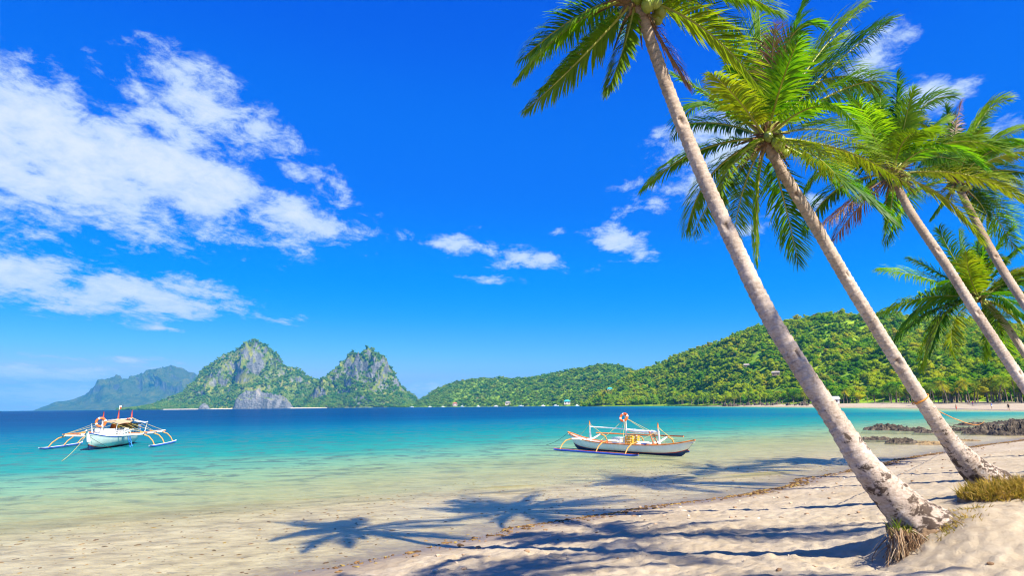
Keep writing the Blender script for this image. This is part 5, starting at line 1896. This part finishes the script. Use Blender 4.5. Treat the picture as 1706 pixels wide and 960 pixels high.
house(np.array([v[0] * 352, v[1] * 352, 1.6]), 6, 4, 2.4, m_white, simple('roof_palegrey', (.6, .62, .66), .5, .3, .08, .6), 'white shed on the far beach beside the nearest palm trunk', False)
for (px_, dd_, nm, rm) in [(758, 1800, 'red-roofed house on the far shore below the middle hill', m_redroof), (846, 1580, 'grey-roofed house on the far shore, right of the red-roofed one', m_grey), (945, 1330, 'teal-roofed house on the far shore at the foot of the middle hill', m_teal)]:
    v = ray(px_, 676)
    house(np.array([v[0] * dd_, v[1] * dd_, 3.0]), 12, 9, 6, m_pink, rm, nm)
# mast on the middle hill
q = hill_hit(mid_v, 660, 1.5, 785, 632)
e = empty('radio_mast', tuple(q))
tag(e, 'thin lattice radio mast on top of the middle hill', 'mast')
mb = MB()
for (a, b) in ((-1, -1), (1, -1), (0, 1.2)):
    mb.tube([(a, b, 0), (a * .25, b * .25, 24)], [.22, .14], 5)
mb.build('leg_frame', m_grey, e)
mb = MB()
for z_ in np.arange(2, 24, 2.5):
    k = 1 - .75 * z_ / 24
    mb.tube([(-k, -k, z_), (k, -k, z_ + 1.2), (0, 1.2 * k, z_ + 2.4), (-k, -k, z_ + 2.4)], .10, 4)
mb.build('bracing', m_grey, e)

SKIN = simple('skin', (.36, .20, .12), .6, .3, .08, 6)


def person(p, rz, cloth, top_m, pose, label):
    """small far-off bather: one continuous skinned body"""
    st = .30 if pose == 'walk' else .06
    J = {'pelvis': (0, 0, .93), 'chest': (0, .01, 1.28), 'neck': (0, .01, 1.46), 'head': (0, .03, 1.60), 'crown': (0, .02, 1.72),
         'lk': (.10, st * .5, .50), 'la': (.11, st * .7, .08), 'lt': (.11, st * .7 + .14, .03), 'rk': (-.10, -st * .25, .50), 'ra': (-.11, -st, .10), 'rt': (-.11, -st + .14, .03),
         'lh': (.09, 0, .88), 'rh': (-.09, 0, .88), 'ls': (.19, .01, 1.40), 'le': (.26, -.04 if pose == 'walk' else .02, 1.12), 'lw': (.27, .10, .88), 'lf': (.27, .14, .80),
         'rs': (-.19, .01, 1.40), 're': (-.27, .04, 1.12), 'rw': (-.28, .12 if pose == 'walk' else .03, .88), 'rf': (-.28, .15, .80)}
    E_ = [('pelvis', 'chest'), ('chest', 'neck'), ('neck', 'head'), ('head', 'crown'), ('pelvis', 'lh'), ('lh', 'lk'), ('lk', 'la'), ('la', 'lt'), ('pelvis', 'rh'), ('rh', 'rk'), ('rk', 'ra'), ('ra', 'rt'),
          ('neck', 'ls'), ('ls', 'le'), ('le', 'lw'), ('lw', 'lf'), ('neck', 'rs'), ('rs', 're'), ('re', 'rw'), ('rw', 'rf')]
    Rr = {'pelvis': .13, 'chest': .14, 'neck': .055, 'head': .095, 'crown': .06, 'lk': .055, 'rk': .055, 'la': .04, 'ra': .04, 'lt': .03, 'rt': .03, 'lh': .085, 'rh': .085, 'ls': .06, 'rs': .06, 'le': .042, 're': .042, 'lw': .03, 'rw': .03, 'lf': .03, 'rf': .03}
    names = list(J)
    me = bpy.data.meshes.new('person')
    me.from_pydata([J[k] for k in names], [(names.index(a), names.index(b)) for a, b in E_], [])
    me.materials.append(SKIN)
    o = link('person', me)
    o.location = p
    o.rotation_euler = (0, 0, rz)
    md = o.modifiers.new('skin', 'SKIN')
    sv = me.skin_vertices[0].data if me.skin_vertices else None
    if sv is None:
        bm = bmesh.new(); bm.from_mesh(me)
        lay = bm.verts.layers.skin.verify()
        bm.to_mesh(me); bm.free()
        sv = me.skin_vertices[0].data
    for i, k in enumerate(names):
        sv[i].radius = (Rr[k], Rr[k])
        sv[i].use_root = (k == 'pelvis')
    o.modifiers.new('sub', 'SUBSURF').levels = 1
    # shorts and shirt
    sh = MB()
    rows = []
    for (z_, rx2, ry2) in ((.70, .17, .13), (.82, .185, .14), (.95, .165, .13), (1.02, .155, .12)):
        rows.append([(rx2 * math.cos(a), ry2 * math.sin(a), z_) for a in np.linspace(0, 2 * math.pi, 13)])
    sh.grid(np.array(rows)).build('shorts', cloth, o)
    if top_m is not None:
        rows = []
        for (z_, rx2, ry2) in ((1.00, .165, .125), (1.2, .175, .14), (1.36, .19, .14), (1.45, .14, .10), (1.475, .07, .07)):
            rows.append([(rx2 * math.cos(a), ry2 * math.sin(a), z_) for a in np.linspace(0, 2 * math.pi, 13)])
        MB().grid(np.array(rows)).build('shirt', top_m, o)
    MB().grid(lump((0, .01, 1.70), (.095, .105, .08), 7, .1, 8)).build('hair', simple('hair', (.02, .015, .012), .5, .3, .1, 9), o)
    return tag(o, label, 'person', 'people on the far beach')


m_cl = [simple('cloth_red', (.55, .06, .05), .8, .2, .1, 9), simple('cloth_blue', (.05, .12, .45), .8, .2, .1, 9), simple('cloth_white', (.75, .75, .72), .8, .2, .05, 9), simple('cloth_black', (.02, .02, .025), .8, .2, .1, 9)]
far_s = lambda px_, py_: G(px_, py_, .9)
for (px_, py_, rz, a, b, pose, lab) in [(1593, 678, .4, 0, None, 'stand', 'person in red shorts standing on the far beach near the water'), (1613, 675.5, 1.9, 3, 2, 'walk', 'person in white shirt walking on the far beach'),
                                        (1621, 676, -1.2, 1, 0, 'stand', 'person in red shirt and blue shorts on the far beach'), (1680, 678, 2.4, 3, 3, 'walk', 'person dressed in black walking on the far beach at right'),
                                        (1652, 677, .2, 2, 1, 'stand', 'person in blue shirt and white shorts on the far beach')]:
    q = far_s(px_, py_)
    q[2] = gz1(q[0], q[1])
    person(tuple(q), rz, m_cl[a], None if b is None else m_cl[b], pose, lab)

# ------------------------------------------------------------------ haze
m_haze, nt = mat('haze')
vol = nt.n('ShaderNodeVolumePrincipled', {'Color': (.06, .50, 1.0), 'Density': .00009, 'Anisotropy': 0.0})
nt.n('ShaderNodeOutputMaterial', {'Volume': vol})
hz = MB().box((0, 0, 240), (25000, 25000, 520)).build('haze', m_haze, smooth=False)
tag(hz, 'thin blue sea haze fading the far islands', 'haze', None, 'stuff')
